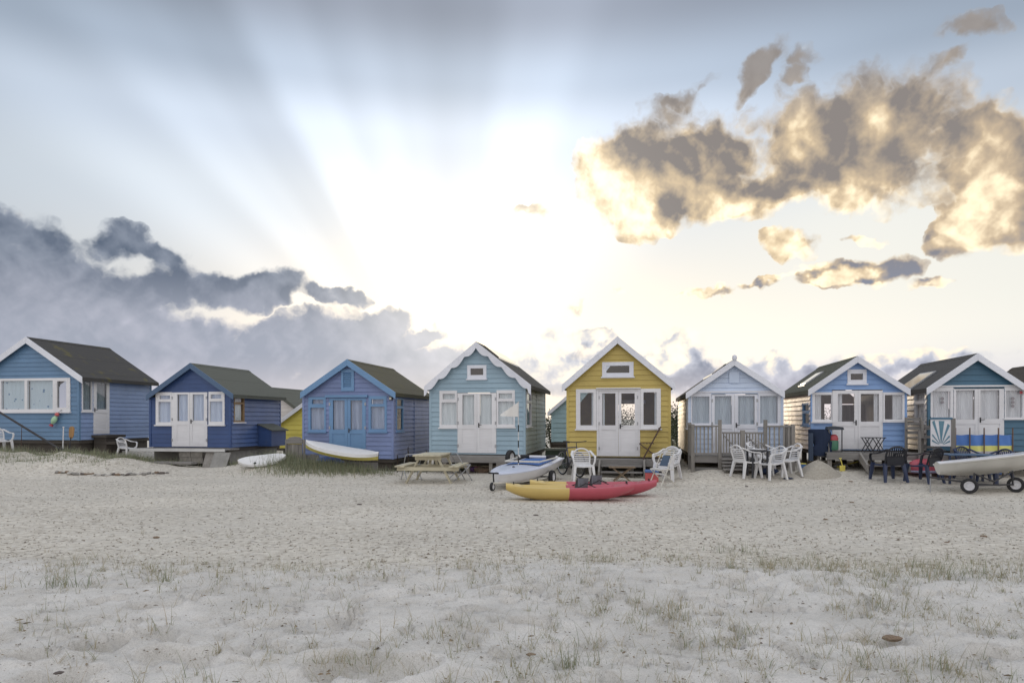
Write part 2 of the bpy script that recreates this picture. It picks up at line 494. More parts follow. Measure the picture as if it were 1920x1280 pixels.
# ------------------------------------------------------------------ mesh helper
class MB:
    """collects shapes, then links them as ONE mesh object"""
    def __init__(self):
        self.v, self.f, self.mi = [], [], []
        self.cur = 0

    def add(self, vs_, fs_):
        n = len(self.v)
        self.v += [tuple(p) for p in vs_]
        self.f += [tuple(i + n for i in f) for f in fs_]
        self.mi += [self.cur] * len(fs_)
        return self

    def box(self, x0, x1, y0, y1, z0, z1):
        return self.hexa([(x0, y0, z0), (x1, y0, z0), (x1, y1, z0), (x0, y1, z0),
                          (x0, y0, z1), (x1, y0, z1), (x1, y1, z1), (x0, y1, z1)])

    def hexa(self, p):
        return self.add(p, [(0, 3, 2, 1), (4, 5, 6, 7), (0, 1, 5, 4), (1, 2, 6, 5), (2, 3, 7, 6), (3, 0, 4, 7)])

    def prism(self, poly, y0, y1):
        """polygon in x-z, from y0 to y1"""
        n = len(poly)
        vs_ = [(x, y0, z) for x, z in poly] + [(x, y1, z) for x, z in poly]
        fs_ = [tuple(range(n - 1, -1, -1)), tuple(range(n, 2 * n))]
        fs_ += [(i, (i + 1) % n, n + (i + 1) % n, n + i) for i in range(n)]
        return self.add(vs_, fs_)

    def bar(self, a, b, w, h, up=(0, 0, 1)):
        """square-section bar from a to b"""
        a, b = Vector(a), Vector(b)
        d = (b - a).normalized()
        up = Vector(up)
        if abs(d.dot(up)) > .98:
            up = Vector((0, 1, 0)) if abs(d.y) < .9 else Vector((1, 0, 0))
        s = d.cross(up).normalized() * (w / 2)
        t = s.cross(d).normalized() * (h / 2)
        ps = [a - s - t, a + s - t, a + s + t, a - s + t, b - s - t, b + s - t, b + s + t, b - s + t]
        return self.add(ps, [(0, 3, 2, 1), (4, 5, 6, 7), (0, 1, 5, 4), (1, 2, 6, 5), (2, 3, 7, 6), (3, 0, 4, 7)])

    def tube(self, pts, r, n=8, cap=True, closed=False):
        pts = [Vector(p) for p in pts]
        rs = r if isinstance(r, (list, tuple)) else [r] * len(pts)
        k = len(pts)
        ref = None
        rings = []
        for i, p in enumerate(pts):
            if closed:
                d = (pts[(i + 1) % k] - pts[i - 1]).normalized()
            else:
                d = (pts[min(i + 1, k - 1)] - pts[max(i - 1, 0)]).normalized()
            if ref is None:
                ref = Vector((0, 0, 1)) if abs(d.z) < .9 else Vector((1, 0, 0))
            s = d.cross(ref).normalized()
            t = s.cross(d).normalized()
            ref = t
            rings.append([p + (s * math.cos(2 * math.pi * j / n) + t * math.sin(2 * math.pi * j / n)) * rs[i] for j in range(n)])
        vs_ = [q for ring in rings for q in ring]
        fs_ = []
        for i in range(k if closed else k - 1):
            a, b = i * n, ((i + 1) % k) * n
            fs_ += [(a + j, a + (j + 1) % n, b + (j + 1) % n, b + j) for j in range(n)]
        if cap and not closed:
            fs_ += [tuple(range(n - 1, -1, -1)), tuple((k - 1) * n + j for j in range(n))]
        return self.add(vs_, fs_)

    def loft(self, rings, cap=True, close=True):
        """rings: lists of equally many points"""
        n = len(rings[0])
        vs_ = [q for ring in rings for q in ring]
        fs_ = []
        for i in range(len(rings) - 1):
            a, b = i * n, (i + 1) * n
            fs_ += [(a + j, a + (j + 1) % n, b + (j + 1) % n, b + j) for j in range(n if close else n - 1)]
        if cap:
            fs_ += [tuple(range(n - 1, -1, -1)), tuple((len(rings) - 1) * n + j for j in range(n))]
        return self.add(vs_, fs_)

    def lathe(self, prof, c=(0, 0, 0), n=16, axis=2, cap=True):
        """profile of (radius, height)"""
        rings = []
        for r, h in prof:
            ring = []
            for j in range(n):
                a = 2 * math.pi * j / n
                p = [r * math.cos(a), r * math.sin(a), h]
                if axis == 0:
                    p = [h, r * math.cos(a), r * math.sin(a)]
                if axis == 1:
                    p = [r * math.sin(a), h, r * math.cos(a)]
                ring.append((p[0] + c[0], p[1] + c[1], p[2] + c[2]))
            rings.append(ring)
        return self.loft(rings, cap)

    def blob(self, c, r, seed=0, n=8, m=6, rough=.18):
        rr = random.Random(seed)
        rings = []
        for i in range(1, m):
            t = math.pi * i / m
            rings.append([(c[0] + r[0] * math.sin(t) * math.cos(2 * math.pi * j / n) * (1 + rr.uniform(-rough, rough)),
                           c[1] + r[1] * math.sin(t) * math.sin(2 * math.pi * j / n) * (1 + rr.uniform(-rough, rough)),
                           c[2] - r[2] * math.cos(t) * (1 + rr.uniform(-rough, rough))) for j in range(n)])
        return self.loft(rings)

    def build(self, name, m, parent=None, xf=None, smooth=False, bevel=0.0):
        me = bpy.data.meshes.new(name)
        vs_ = [xf(p) for p in self.v] if xf else self.v
        me.from_pydata(vs_, [], self.f)
        for mm in (m if isinstance(m, (list, tuple)) else [m]):
            me.materials.append(mm)
        if any(self.mi):
            me.polygons.foreach_set("material_index", self.mi)
        bm = bmesh.new()
        bm.from_mesh(me)
        bmesh.ops.recalc_face_normals(bm, faces=bm.faces)
        bm.to_mesh(me)
        bm.free()
        if smooth:
            me.polygons.foreach_set("use_smooth", [True] * len(me.polygons))
            me.set_sharp_from_angle(angle=R(40))
        o = bpy.data.objects.new(name, me)
        col.objects.link(o)
        if parent:
            o.parent = parent
        if bevel:
            bv = o.modifiers.new("bevel", "BEVEL")
            bv.width = bevel
            bv.segments = 2
            bv.limit_method = "ANGLE"
        return o


def tag(o, label=None, cat=None, group=None, kind=None):
    for k, v in (("label", label), ("category", cat), ("group", group), ("kind", kind)):
        if v:
            o[k] = v
    return o


def thing(name, label, cat, loc=(0, 0, 0), rz=0.0, group=None):
    o = bpy.data.objects.new(name, None)
    o.empty_display_size = .2
    o.location = loc
    o.rotation_euler = (0, 0, rz)
    col.objects.link(o)
    return tag(o, label, cat, group)


def kids(o):
    return [c for c in bpy.data.objects if c.parent == o]


def copy_tree(o, label=None, parent=None):
    c = o.copy()
    col.objects.link(c)
    if parent:
        c.parent = parent
    if label:
        c["label"] = label
    for ch in kids(o):
        copy_tree(ch, None, c)
    return c


def at(px, py, Y):
    """the point at distance Y that is seen at this place of the photograph"""
    return Vector(((px - CX) / F * Y, Y, CAMZ - (py - HY) / F * Y))


# ------------------------------------------------------------------ ground
_tab = np.random.default_rng(5).random((256, 256))


def vnoise(x, y, s=0):
    x = np.asarray(x, float) + s * 17.3
    y = np.asarray(y, float) + s * 9.1
    xi, yi = np.floor(x).astype(int), np.floor(y).astype(int)
    fx, fy = x - xi, y - yi
    fx, fy = fx * fx * (3 - 2 * fx), fy * fy * (3 - 2 * fy)
    t = lambda a, b: _tab[a % 256, b % 256]
    return ((t(xi, yi) * (1 - fx) + t(xi + 1, yi) * fx) * (1 - fy)
            + (t(xi, yi + 1) * (1 - fx) + t(xi + 1, yi + 1) * fx) * fy)


def fbm(x, y, s=0, o=4):
    r, a, t = 0.0, .5, 0.0
    for i in range(o):
        r = r + a * vnoise(x * 2 ** i, y * 2 ** i, s + i)
        t += a
        a *= .5
    return r / t


def sstep(x, a, b):
    t = np.clip((np.asarray(x, float) - a) / (b - a), 0, 1)
    return t * t * (3 - 2 * t)


def berm_edge(x):
    return 7.15 + .25 * np.sin(np.asarray(x) * .9 + .6) + .35 * (fbm(np.asarray(x) * .5, 0 * np.asarray(x) + 3.3, 2, 3) - .5)


MOUNDS = [  # x, y, sx, sy, height
    (-13.2, 20.6, 2.6, 1.3, .34), (-16.5, 20.0, 2.8, 1.5, .36), (-15.5, 24.0, 5.0, 3.2, .50), (-19.0, 20.5, 3, 2.0, .35),
    (-5.7, 20.3, 1.7, .7, .24), (-7.3, 20.8, .9, .7, .28), (-8.2, 21.0, .8, .5, .16),
    (-11.2, 22.6, 1.0, .5, .10), (9.6, 19.5, 1.2, .6, .05)]


def base_h(x, y):
    x, y = np.asarray(x, float), np.asarray(y, float)
    h = .045 * (fbm(x * .35, y * .35, 3, 4) - .5) * 2
    h = h * sstep(y, 2, 10) + .05 * (fbm(x * .22, y * .22, 9, 2) - .5)
    for mx, my, sx, sy, hh in MOUNDS:
        h = h + hh * np.exp(-((x - mx) / sx) ** 2 - ((y - my) / sy) ** 2) * (.5 + 1.0 * fbm(x * 1.5, y * 1.5, 12, 4))
    h = h + .27 * sstep(y, 16.4, 18.7) * sstep(x, 3.9, 5.6)
    far = sstep(y, 30, 60)
    h = h - .25 * far
    b = 1 - sstep(y, berm_edge(x) - .5, berm_edge(x) + .9)
    h = h + .10 * b
    return h


_rg = np.random.default_rng(11)
DENTS = []
for _i in range(900):
    dx_, dy_ = _rg.uniform(-7.5, 7.5), _rg.uniform(3.1, 7.3)
    DENTS.append((dx_, dy_, _rg.uniform(.05, .15), _rg.uniform(.035, .075), _rg.uniform(0, 3.14), _rg.uniform(.025, .085)))
for (px_, py_, w_) in [(1380, 1082, .2), (290, 1140, .22), (270, 1195, .24), (180, 1215, .2), (975, 1100, .26), (330, 1230, .3),
                       (120, 1265, .25), (690, 1250, .45), (950, 1225, .16), (60, 1230, .2), (1000, 1165, .2), (1650, 1200, .25), (1890, 1225, .22)]:
    yy_ = 1.53 * 1280 / (py_ - 785)
    DENTS.append(((px_ - 960) / 1280 * yy_, yy_, w_, w_ * .55, _rg.uniform(-.3, .3), .13))


def gh_many(x, y):
    return base_h(np.asarray(x), np.asarray(y))


def gh(x, y):
    return float(base_h(np.array([x]), np.array([y]))[0])


def build_ground():
    def axis(dense0, dense1, step, lo, hi, grow):
        a = list(np.arange(dense0, dense1 + 1e-6, step))
        s, v = step, a[-1]
        while v < hi:
            s *= grow
            v += s
            a.append(v)
        s, v = step, a[0]
        pre = []
        while v > lo:
            s *= grow
            v -= s
            pre.append(v)
        return np.array(pre[::-1] + a)
    xs = axis(-6.6, 6.6, .032, -900, 900, 1.045)
    ys = axis(3.3, 8.6, .030, -60, 1500, 1.030)
    X, Y = np.meshgrid(xs, ys)
    Z = base_h(X, Y)
    berm = 1 - sstep(Y, berm_edge(X) - .9, berm_edge(X) + 1.2)
    # wind ripples, trampled sand
    Z = Z + berm * ((.07 * (fbm(X * .9, Y * 1.9, 21, 3) - .5)) - .12 * np.abs(fbm(X * 1.5 + .3 * Y, Y * 3.4, 26, 3) - .5) + .055 * np.abs(fbm(X * 4, Y * 7, 31, 3) - .5) + .020 * (fbm(X * 12, Y * 15, 33, 2) - .5))
    Z = Z + (1 - berm) * sstep(Y, 40, 25) * (.014 * (fbm(X * 5, Y * 5, 41, 3) - .5))
    for cx, cy, a, b_, th, dp in DENTS:
        i0, i1 = np.searchsorted(xs, [cx - .6, cx + .6])
        j0, j1 = np.searchsorted(ys, [cy - .6, cy + .6])
        if i1 <= i0 or j1 <= j0:
            continue
        xx, yy = X[j0:j1, i0:i1] - cx, Y[j0:j1, i0:i1] - cy
        u = (xx * math.cos(th) + yy * math.sin(th)) / a
        v = (-xx * math.sin(th) + yy * math.cos(th)) / b_
        d = np.sqrt(u * u + v * v)
        Z[j0:j1, i0:i1] += (-1.35 * dp * np.maximum(0, 1 - d * d) ** .75 + dp * .22 * np.exp(-((d - 1.12) / .16) ** 2)) * berm[j0:j1, i0:i1]
    nx, ny = len(xs), len(ys)
    V = np.stack([X, Y, Z], -1).reshape(-1, 3)
    i = np.arange(nx * ny).reshape(ny, nx)
    Q = np.stack([i[:-1, :-1], i[:-1, 1:], i[1:, 1:], i[1:, :-1]], -1).reshape(-1, 4)
    me = bpy.data.meshes.new("ground")
    me.vertices.add(len(V))
    me.vertices.foreach_set("co", V.astype(np.float32).ravel())
    me.loops.add(Q.size)
    me.loops.foreach_set("vertex_index", Q.astype(np.int32).ravel())
    me.polygons.add(len(Q))
    me.polygons.foreach_set("loop_start", np.arange(0, Q.size, 4, dtype=np.int32))
    me.polygons.foreach_set("loop_total", np.full(len(Q), 4, np.int32))
    me.polygons.foreach_set("use_smooth", np.ones(len(Q), bool))
    at_ = me.attributes.new("soft_sand", "FLOAT", "POINT")
    at_.data.foreach_set("value", berm.astype(np.float32).ravel())
    me.update()

    def f(N, b, o):
        geo = N.new("ShaderNodeNewGeometry")
        P = geo.outputs["Position"]
        at2 = N.new("ShaderNodeAttribute", attribute_name="soft_sand")
        n_edge = N.noise(P, 2.2, 7.0, .68)
        soft = N.ramp(N.m("ADD", at2.outputs["Fac"], N.m("MULTIPLY", N.m("SUBTRACT", n_edge, .5), 1.9)), .05, .95)
        # fine dry sand
        s1 = N.noise(P, 1.6, 5.0, .6)
        s2 = N.noise(P, 60.0, 4.0, .8)
        s3 = N.noise(P, 210.0, 2.0, .8)
        # shingly sand
        p1 = N.noise(P, 9.0, 5.0, .65)
        p2 = N.noise(P, 38.0, 3.0, .6)
        vo = N.new("ShaderNodeTexVoronoi", feature="F1")
        N.put(vo.inputs["Vector"], P)
        vo.inputs["Scale"].default_value = 13.0
        vr, vg, vb = N.sep(vo.outputs["Color"])
        hard = N.mix(N.ramp(p1, .35, .68), (.545, .50, .43), (.73, .69, .605))
        hard = N.mix(N.m("MULTIPLY", N.ramp(vr, .55, .95), N.ramp(vo.outputs["Distance"], .55, .2)), hard, (.27, .235, .19))
        hard = N.mix(N.m("MULTIPLY", N.ramp(vg, .80, .98), N.ramp(vo.outputs["Distance"], .5, .2)), hard, (.68, .66, .62))
        hard = N.mix(N.ramp(N.noise(N.v("MULTIPLY", P, (1.0, 2.2, 1.0)), 5.0, 6.0, .75), .52, .74, 0.0, .5), hard, (.36, .32, .26))
        drift = N.noise(N.v("MULTIPLY", P, (.22, .6, 1.0)), 1.0, 5.0, .65)
        hard = N.mix(1.0, hard, N.lin(drift, .3, .7, .86, 1.10), "MULTIPLY")
        hard = N.mix(1.0, hard, N.lin(s3, .3, .7, .84, 1.15), "MULTIPLY")
        hard = N.mix(N.ramp(N.noise(P, .35, 4.0), .42, .66, 0.0, .35), hard, (.58, .55, .49))
        fine = N.mix(N.ramp(s1, .3, .7), (.60, .578, .54), (.74, .715, .675))
        fine = N.mix(N.ramp(s2, .50, .66, 0.0, .38), fine, (.34, .305, .26))
        fine = N.mix(1.0, fine, N.lin(s3, .3, .7, .80, 1.18), "MULTIPLY")
        N.put(b.inputs["Base Color"], N.mix(soft, hard, fine))
        b.inputs["Roughness"].default_value = .95
        b.inputs["Specular IOR Level"].default_value = .15
        hh = N.m("ADD", N.m("MULTIPLY", N.m("SUBTRACT", 1.0, soft), N.m("ADD", 0.0, N.m("MULTIPLY", N.m("ADD", p2, p1), 1.1))),
                 N.m("MULTIPLY", soft, N.m("ADD", N.m("MULTIPLY", N.noise(P, 14.0, 6.0, .68), 1.5), N.m("MULTIPLY", s2, .6))))
        bump(N, b, hh, .55, .03)
    me.materials.append(mat("sand", f))
    o = bpy.data.objects.new("ground", me)
    col.objects.link(o)
    o["kind"] = "structure"
    o["label"] = "pale beach sand, soft and footprinted in front, shingly behind"
    return o


build_ground()

# ------------------------------------------------------------------ huts
WHITE = paint("white_paint", (.78, .78, .80), .4, .05, .18)
LILAC_WHITE = paint("lilac_white_paint", lit(196, 199, 218), .45, .06, .25)
CURTAIN = cloth("pale_curtain", (.80, .80, .80))
CURTAIN_BLUE = cloth("blue_grey_curtain", lit(180, 192, 214))
CURTAIN_AQUA = cloth("aqua_curtain", lit(200, 214, 212))
GLASS = glass()
GLASS_DIM = glass("old_window_glass", (.75, .78, .8), .12)
DARK_METAL = plain("dark_metal", (.06, .06, .065), .45, .6)
GREY_METAL = plain("galvanised_metal", (.42, .43, .45), .4, .8)
INSIDE = timber("inside_boarding", (.42, .395, .37), 2, .8)
UNDER = timber("old_dark_timber", (.075, .065, .055), 0, .85)
DECKW = timber("weathered_deck", (.235, .225, .215), 0, .8)
DECKY = timber("weathered_post", (.25, .235, .215), 2, .8)


def front_xf(p):
    return p


class Hut:
    """a hut with its own frame: x along the front, y into the depth, z up; origin at the foot of the front wall"""
    def __init__(self, name, label, cat, cx, Y, base, yaw=-10.2):
        self.th = R(yaw)
        self.O = at(cx, base, Y)
        self.r = Vector((math.cos(self.th), math.sin(self.th), 0))
        self.d = Vector((-math.sin(self.th), math.cos(self.th), 0))
        self.root = thing(name, label, cat, self.O, self.th)

    def fp(self, px, py, y=0.0):
        """place of the photograph -> (x, z) on the plane y of the hut"""
        v = Vector(((px - CX) / F, 1.0, -(py - HY) / F))
        c = Vector((0, 0, CAMZ))
        t = ((self.O + self.d * y) - c).dot(self.d) / v.dot(self.d)
        P = c + v * t - self.O
        return P.dot(self.r), P.z

    def sp(self, px, py, x):
        """place of the photograph -> (y, z) on the side plane x"""
        v = Vector(((px - CX) / F, 1.0, -(py - HY) / F))
        c = Vector((0, 0, CAMZ))
        t = ((self.O + self.r * x) - c).dot(self.r) / v.dot(self.r)
        P = c + v * t - self.O
        return P.dot(self.d), P.z

    def frect(self, x0, y0, x1, y1, y=-.03):
        a, b = self.fp(x0, y1, y), self.fp(x1, y0, y)
        return (a[0], b[0], a[1], b[1])

    def srect(self, x0, y0, x1, y1, x):
        ym, zm = (y0 + y1) / 2, 0
        a, b = self.sp(x0, y1, x), self.sp(x1, y0, x)
        a2, b2 = self.sp(x0, y0, x), self.sp(x1, y1, x)
        s0, s1 = min(a[0], b[0]), max(a[0], b[0])
        return (s0, s1, (a[1] + b2[1]) / 2, (b[1] + a2[1]) / 2)


def strips(z0, z1, edge, holes):
    """cut the band z0..z1 (edge(z) -> left,right) round the rectangular holes (s0,s1,z0,z1); yields (zlo,zhi,[(a_lo,b_lo,a_hi,b_hi)])"""
    zs = sorted({z0, z1, *[z for h in holes for z in h[2:] if z0 < z < z1]})
    for lo, hi in zip(zs, zs[1:]):
        if hi - lo < .004:
            continue
        mid = (lo + hi) / 2
        (a0, b0), (a1, b1) = edge(lo), edge(hi)
        if b0 - a0 < .01:
            continue
        cuts = sorted([(h[0], h[1]) for h in holes if h[2] < mid < h[3]])
        out, cur0, cur1 = [], a0, a1
        for s0, s1 in cuts:
            if s1 <= max(cur0, cur1) or s0 >= min(b0, b1):
                continue
            if s0 > max(cur0, cur1) + .002:
                out.append((cur0, s0, cur1, s0))
            cur0 = cur1 = s1
        if b0 > cur0 + .002:
            out.append((cur0, b0, cur1, max(b1, cur1)))
        yield lo, hi, out


def clad_wall(hut, wname, ztop, edge, holes, xf, m, pitch=.15, lap=.024, shell=True, zbot=0.0, flat=False):
    """a wall: inner boarding as the part, one child per weatherboard course"""
    sh = MB()
    for lo, hi, ps in strips(zbot, ztop, edge, holes):
        for a0, b0, a1, b1 in ps:
            sh.hexa([(a0, .002, lo), (b0, .002, lo), (b0, .05, lo), (a0, .05, lo),
                     (a1, .002, hi), (b1, .002, hi), (b1, .05, hi), (a1, .05, hi)])
    wall = sh.build(wname, INSIDE, hut.root, xf)
    n = max(1, int(math.ceil((ztop - zbot) / pitch)))
    rr = random.Random(len(wname) + int(ztop * 1000))
    for k in range(n):
        c0, c1 = zbot + k * pitch, min(ztop, zbot + (k + 1) * pitch)
        if c1 - c0 < .02:
            continue
        jit = rr.uniform(-.002, .003)

        def out(z):
            t = (z - c0) / pitch
            return -(.005 + (lap + jit) * (1 - t)) if not flat else -.012
        groups = []          # pieces that hang together make one board
        for lo, hi, ps in strips(c0, c1, edge, holes):
            lo_ = lo - .012 if lo == c0 and k else lo
            for a0, b0, a1, b1 in ps:
                if b0 - a0 < .01:
                    continue
                pc = (lo, hi, lo_, a0, b0, a1, b1)
                near = [g for g in groups if any(abs(q[1] - lo) < 1e-6 and q[5] < b0 - .005 and q[6] > a0 + .005 for q in g)]
                mrg = [pc]
                for g in near:
                    mrg = g + mrg
                    groups.remove(g)
                groups.append(mrg)
        for g in groups:
            mb = MB()
            for lo, hi, lo_, a0, b0, a1, b1 in g:
                mb.hexa([(a0, out(lo), lo_), (b0, out(lo), lo_), (b0, 0, lo_), (a0, 0, lo_),
                         (a1, out(hi), hi), (b1, out(hi), hi), (b1, 0, hi), (a1, 0, hi)])
            mb.build("board", m, wall, xf)
    return wall


def frame_mesh(outer, holes, y0, y1):
    mb = MB()
    for lo, hi, ps in strips(outer[2], outer[3], lambda z: (outer[0], outer[1]), holes):
        for a0, b0, a1, b1 in ps:
            mb.box(a0, b0, y0, y1, lo, hi)
    return mb


def wavy(rect, y, amp=.018, waves=9, seed=0, part=(0, 1), skew=0.0):
    rr = random.Random(seed)
    s0, s1, z0, z1 = rect
    a, b = s0 + (s1 - s0) * part[0], s0 + (s1 - s0) * part[1]
    n, mrows = 30, 5
    ph = rr.uniform(0, 6)
    mb = MB()
    vs_, fs_ = [], []
    for j in range(mrows + 1):
        t = j / mrows
        for i in range(n + 1):
            u = i / n
            x = a + (b - a) * (u * (1 - skew * (1 - t)))
            yy = y + amp * math.sin(u * waves * 6.28 + ph + .5 * math.sin(3 * t + u * 4)) + amp * .5 * math.sin(u * waves * 2.1 * 6.28 + ph)
            vs_.append((x, yy, z0 - .02 + (z1 - z0 + .04) * t))
    for j in range(mrows):
        for i in range(n):
            k = j * (n + 1) + i
            fs_.append((k, k + 1, k + n + 2, k + n + 1))
    mb.add(vs_, fs_)
    return mb


def window(hut, name, outer, panes, m, xf=front_xf, curtain=None, sill=True, gl=None, parts=((0, 1),), depth=.035, seed=1, sill_m=None, waves=9):
    """frame as the part; pane, curtain and sill are its pieces"""
    w = frame_mesh(outer, panes, -depth, .045).build(name, m, hut.root, xf)
    for i, p in enumerate(panes):
        MB().box(p[0] + .001, p[1] - .001, .006, .011, p[2] + .001, p[3] - .001).build("pane", gl or GLASS, w, xf)
        if curtain:
            for q, pt in enumerate(parts):
                wavy(p, .060, .012, seed=seed + i * 7 + q, part=pt, waves=waves * (pt[1] - pt[0])).build("curtain", curtain, w, xf, True)
    if sill:
        MB().box(outer[0] - .03, outer[1] + .03, -depth - .045, .01, outer[2] - .04, outer[2] - .002).build("sill", sill_m or m, w, xf)
    return w


def door_leaf(hut, rect, hole, m, xf=front_xf, curtain=None, gl=None, parts=((0, 1),), panel_m=None, handle=0, hinge=0, seed=3, panel_top=None, y=-.03, mid=.0):
    s0, s1, z0, z1 = rect
    zt = hole[2] - .13 if panel_top is None else panel_top
    low = (hole[0] - .01, hole[1] + .01, z0 + .14, zt)
    d = frame_mesh(rect, [hole, low], y, .02).build("door", m, hut.root, xf)
    MB().box(low[0], low[1], y + .016, .015, low[2], low[3]).build("panel", panel_m or m, d, xf)
    MB().box(hole[0] + .001, hole[1] - .001, .002, .007, hole[2] + .001, hole[3] - .001).build("pane", gl or GLASS, d, xf)
    if curtain:
        for q, pt in enumerate(parts):
            wavy(hole, .060, .012, seed=seed + q, part=pt, waves=9 * (pt[1] - pt[0])).build("curtain", curtain, d, xf, True)
    if handle:
        hx = s1 - .05 if handle > 0 else s0 + .05
        hz = hole[2] - .03
        MB().box(hx - .018, hx + .018, y - .008, y, hz - .07, hz + .07).bar((hx, y - .035, hz + .01), (hx - .09 * handle, y - .035, hz + .01), .016, .016) \
            .bar((hx, y, hz + .01), (hx, y - .04, hz + .01), .016, .016).build("handle", DARK_METAL, d, xf)
    if hinge:
        hx = s0 + .015 if hinge > 0 else s1 - .015
        for t in (.12, .5, .9):
            hz = z0 + (z1 - z0) * t
            MB().box(hx - .022, hx + .022, y - .012, y, hz - .045, hz + .045).build("hinge", GREY_METAL, d, xf)
    return d


def hut_shell(h, left, right, base, apex, tipl, tipr, L, wall_m, side_m, roof_m, barge_m, holes=(), lholes=(), rholes=(), bholes=(),
              pitch=.15, oh=.16, barge_h=.19, foot=.5, scallop=False, gable_m=None, gable_z=None, corner_m=None, foot_m=None, roof_t=.055, back_oh=.12, flat_front=False, foot_inset=.08, lap=.024, side_lap=None):
    """walls, boards, roof, barge boards from measured outline"""
    x0, x1 = h.fp(left, base)[0], h.fp(right, base)[0]
    ax, az = h.fp(apex[0], apex[1], -oh)
    lx, lz = h.fp(tipl[0], tipl[1], -oh)
    rx, rz = h.fp(tipr[0], tipr[1], -oh)
    sl, sr = (az - lz) / (ax - lx), (az - rz) / (rx - ax)
    h.x0, h.x1, h.L, h.ax, h.az, h.oh = x0, x1, L, ax, az, oh
    und = roof_t + .02

    def top(x):
        return az - und - (sl * (ax - x) if x < ax else sr * (x - ax))
    h.top = top

    def fedge(z):
        a = max(x0, ax - (az - und - z) / sl)
        b = min(x1, ax + (az - und - z) / sr)
        return (min(a, ax), max(b, ax))
    ztop = az - und
    eave_l, eave_r = top(x0), top(x1)
    fx = front_xf
    bx = lambda p: (p[0], L - p[1], p[2])
    rx_ = lambda p: (x1 - p[1], p[0], p[2])
    lx_ = lambda p: (x0 + p[1], p[0], p[2])
    h.rx, h.lx, h.bx = rx_, lx_, bx
    if gable_z is None:
        clad_wall(h, "front_wall", ztop, fedge, list(holes), fx, wall_m, pitch, flat=flat_front, lap=lap)
    else:
        clad_wall(h, "front_wall", gable_z, lambda z: (x0, x1), list(holes), fx, wall_m, pitch, flat=flat_front, lap=lap)
        clad_wall(h, "gable_wall", ztop, fedge, list(holes), fx, gable_m, pitch, zbot=gable_z + .001, lap=lap)
    clad_wall(h, "side_wall", eave_r - .01, lambda z: (.05, L - .05), list(rholes), rx_, side_m, pitch, lap=side_lap or lap)
    clad_wall(h, "side_wall", eave_l - .01, lambda z: (.05, L - .05), list(lholes), lx_, side_m, pitch, lap=side_lap or lap)
    # the back is plain boarding
    bk = MB()
    for lo, hi, ps in strips(0, ztop, fedge, list(bholes)):
        for a0, b0, a1, b1 in ps:
            bk.hexa([(a0, L - .05, lo), (b0, L - .05, lo), (b0, L, lo), (a0, L, lo), (a1, L - .05, hi), (b1, L - .05, hi), (b1, L, hi), (a1, L, hi)])
    bk.build("back_wall", [side_m], h.root)
    MB().box(x0 + .06, x1 - .06, .06, L - .06, -.02, .02).build("floor", INSIDE, h.root)
    # corner posts
    for cx_, yy in ((x0, 0), (x1, 0), (x0, L), (x1, L)):
        e = (eave_l if cx_ == x0 else eave_r) - .01
        s_ = -1 if cx_ == x0 else 1
        MB().box(min(cx_ + s_ * .028, cx_ - s_ * .045), max(cx_ + s_ * .028, cx_ - s_ * .045),
                 (-.030 if yy == 0 else L - .045), (.045 if yy == 0 else L + .03), -.01, e).build("corner_board", corner_m or wall_m, h.root)
    # roof: two slopes
    y0, y1 = -oh, L + back_oh
    roof = MB()
    roof.prism([(lx, lz), (ax, az), (ax, az - roof_t * 1.2), (lx + .01, lz - roof_t)], y0, y1)
    roof.prism([(ax + .0001, az), (rx, rz), (rx - .01, rz - roof_t), (ax + .0001, az - roof_t * 1.2)], y0, y1)
    rf = roof.build("roof", roof_m, h.root)
    MB().prism([(ax - .10, az - .10 * sl + .012), (ax, az + .016), (ax + .10, az - .10 * sr + .012), (ax + .10, az - .10 * sr + .001), (ax, az + .002), (ax - .10, az - .10 * sl + .001)],
               y0 + .002, y1 - .002).build("ridge_cap", roof_m, rf)
    # barge boards
    def barge(xa, za, xb, zb, s, name):
        n = 48 if scallop else 1
        ups, los = [], []
        for i in range(n + 1):
            t = i / n
            x, z = xa + (xb - xa) * t, za + (zb - za) * t
            ups.append((x, z + .012))
            dep = barge_h
            if scallop:
                dep = barge_h * (.72 + .55 * abs(math.sin(math.pi * (t * 4 + .12)))) if t < .94 else barge_h * 1.45
            los.append((x, z - dep))
        MB().prism(ups + los[::-1], -oh - .028, -oh - .001).build(name, barge_m, h.root)
    barge(ax - .001, az, lx - .01, lz, sl, "barge_board")
    barge(ax + .001, az, rx + .01, rz, sr, "barge_board")
    # under-eaves boards along the sides
    for ex, ez, q in ((lx, lz, 1), (rx, rz, -1)):
        MB().box(min(ex, ex + q * .03), max(ex, ex + q * .03), y0 + .03, y1, ez - roof_t - .06, ez - .012).build("fascia", roof_m, h.root)
    # what it stands on
    if foot > 0:
        n = 5
        MB().box(x0 + foot_inset, x1 - foot_inset, foot_inset, L - foot_inset, -foot, -.021).build("foundation", foot_m or UNDER, h.root)
    MB().box(x0 + .002, x1 - .002, .003, L - .003, -.12, -.0205).build("bearer", UNDER, h.root)
    return x0, x1


def roof_rect(h, side, y0, y1, s0, s1):
    """four points on a roof slope: y along the ridge, s from the ridge down (m, horizontal)"""
    pts = []
    for y, s in ((y0, s0), (y1, s0), (y1, s1), (y0, s1)):
        x = h.ax + side * s
        pts.append((x, y, h.top(x) + .075))
    return pts

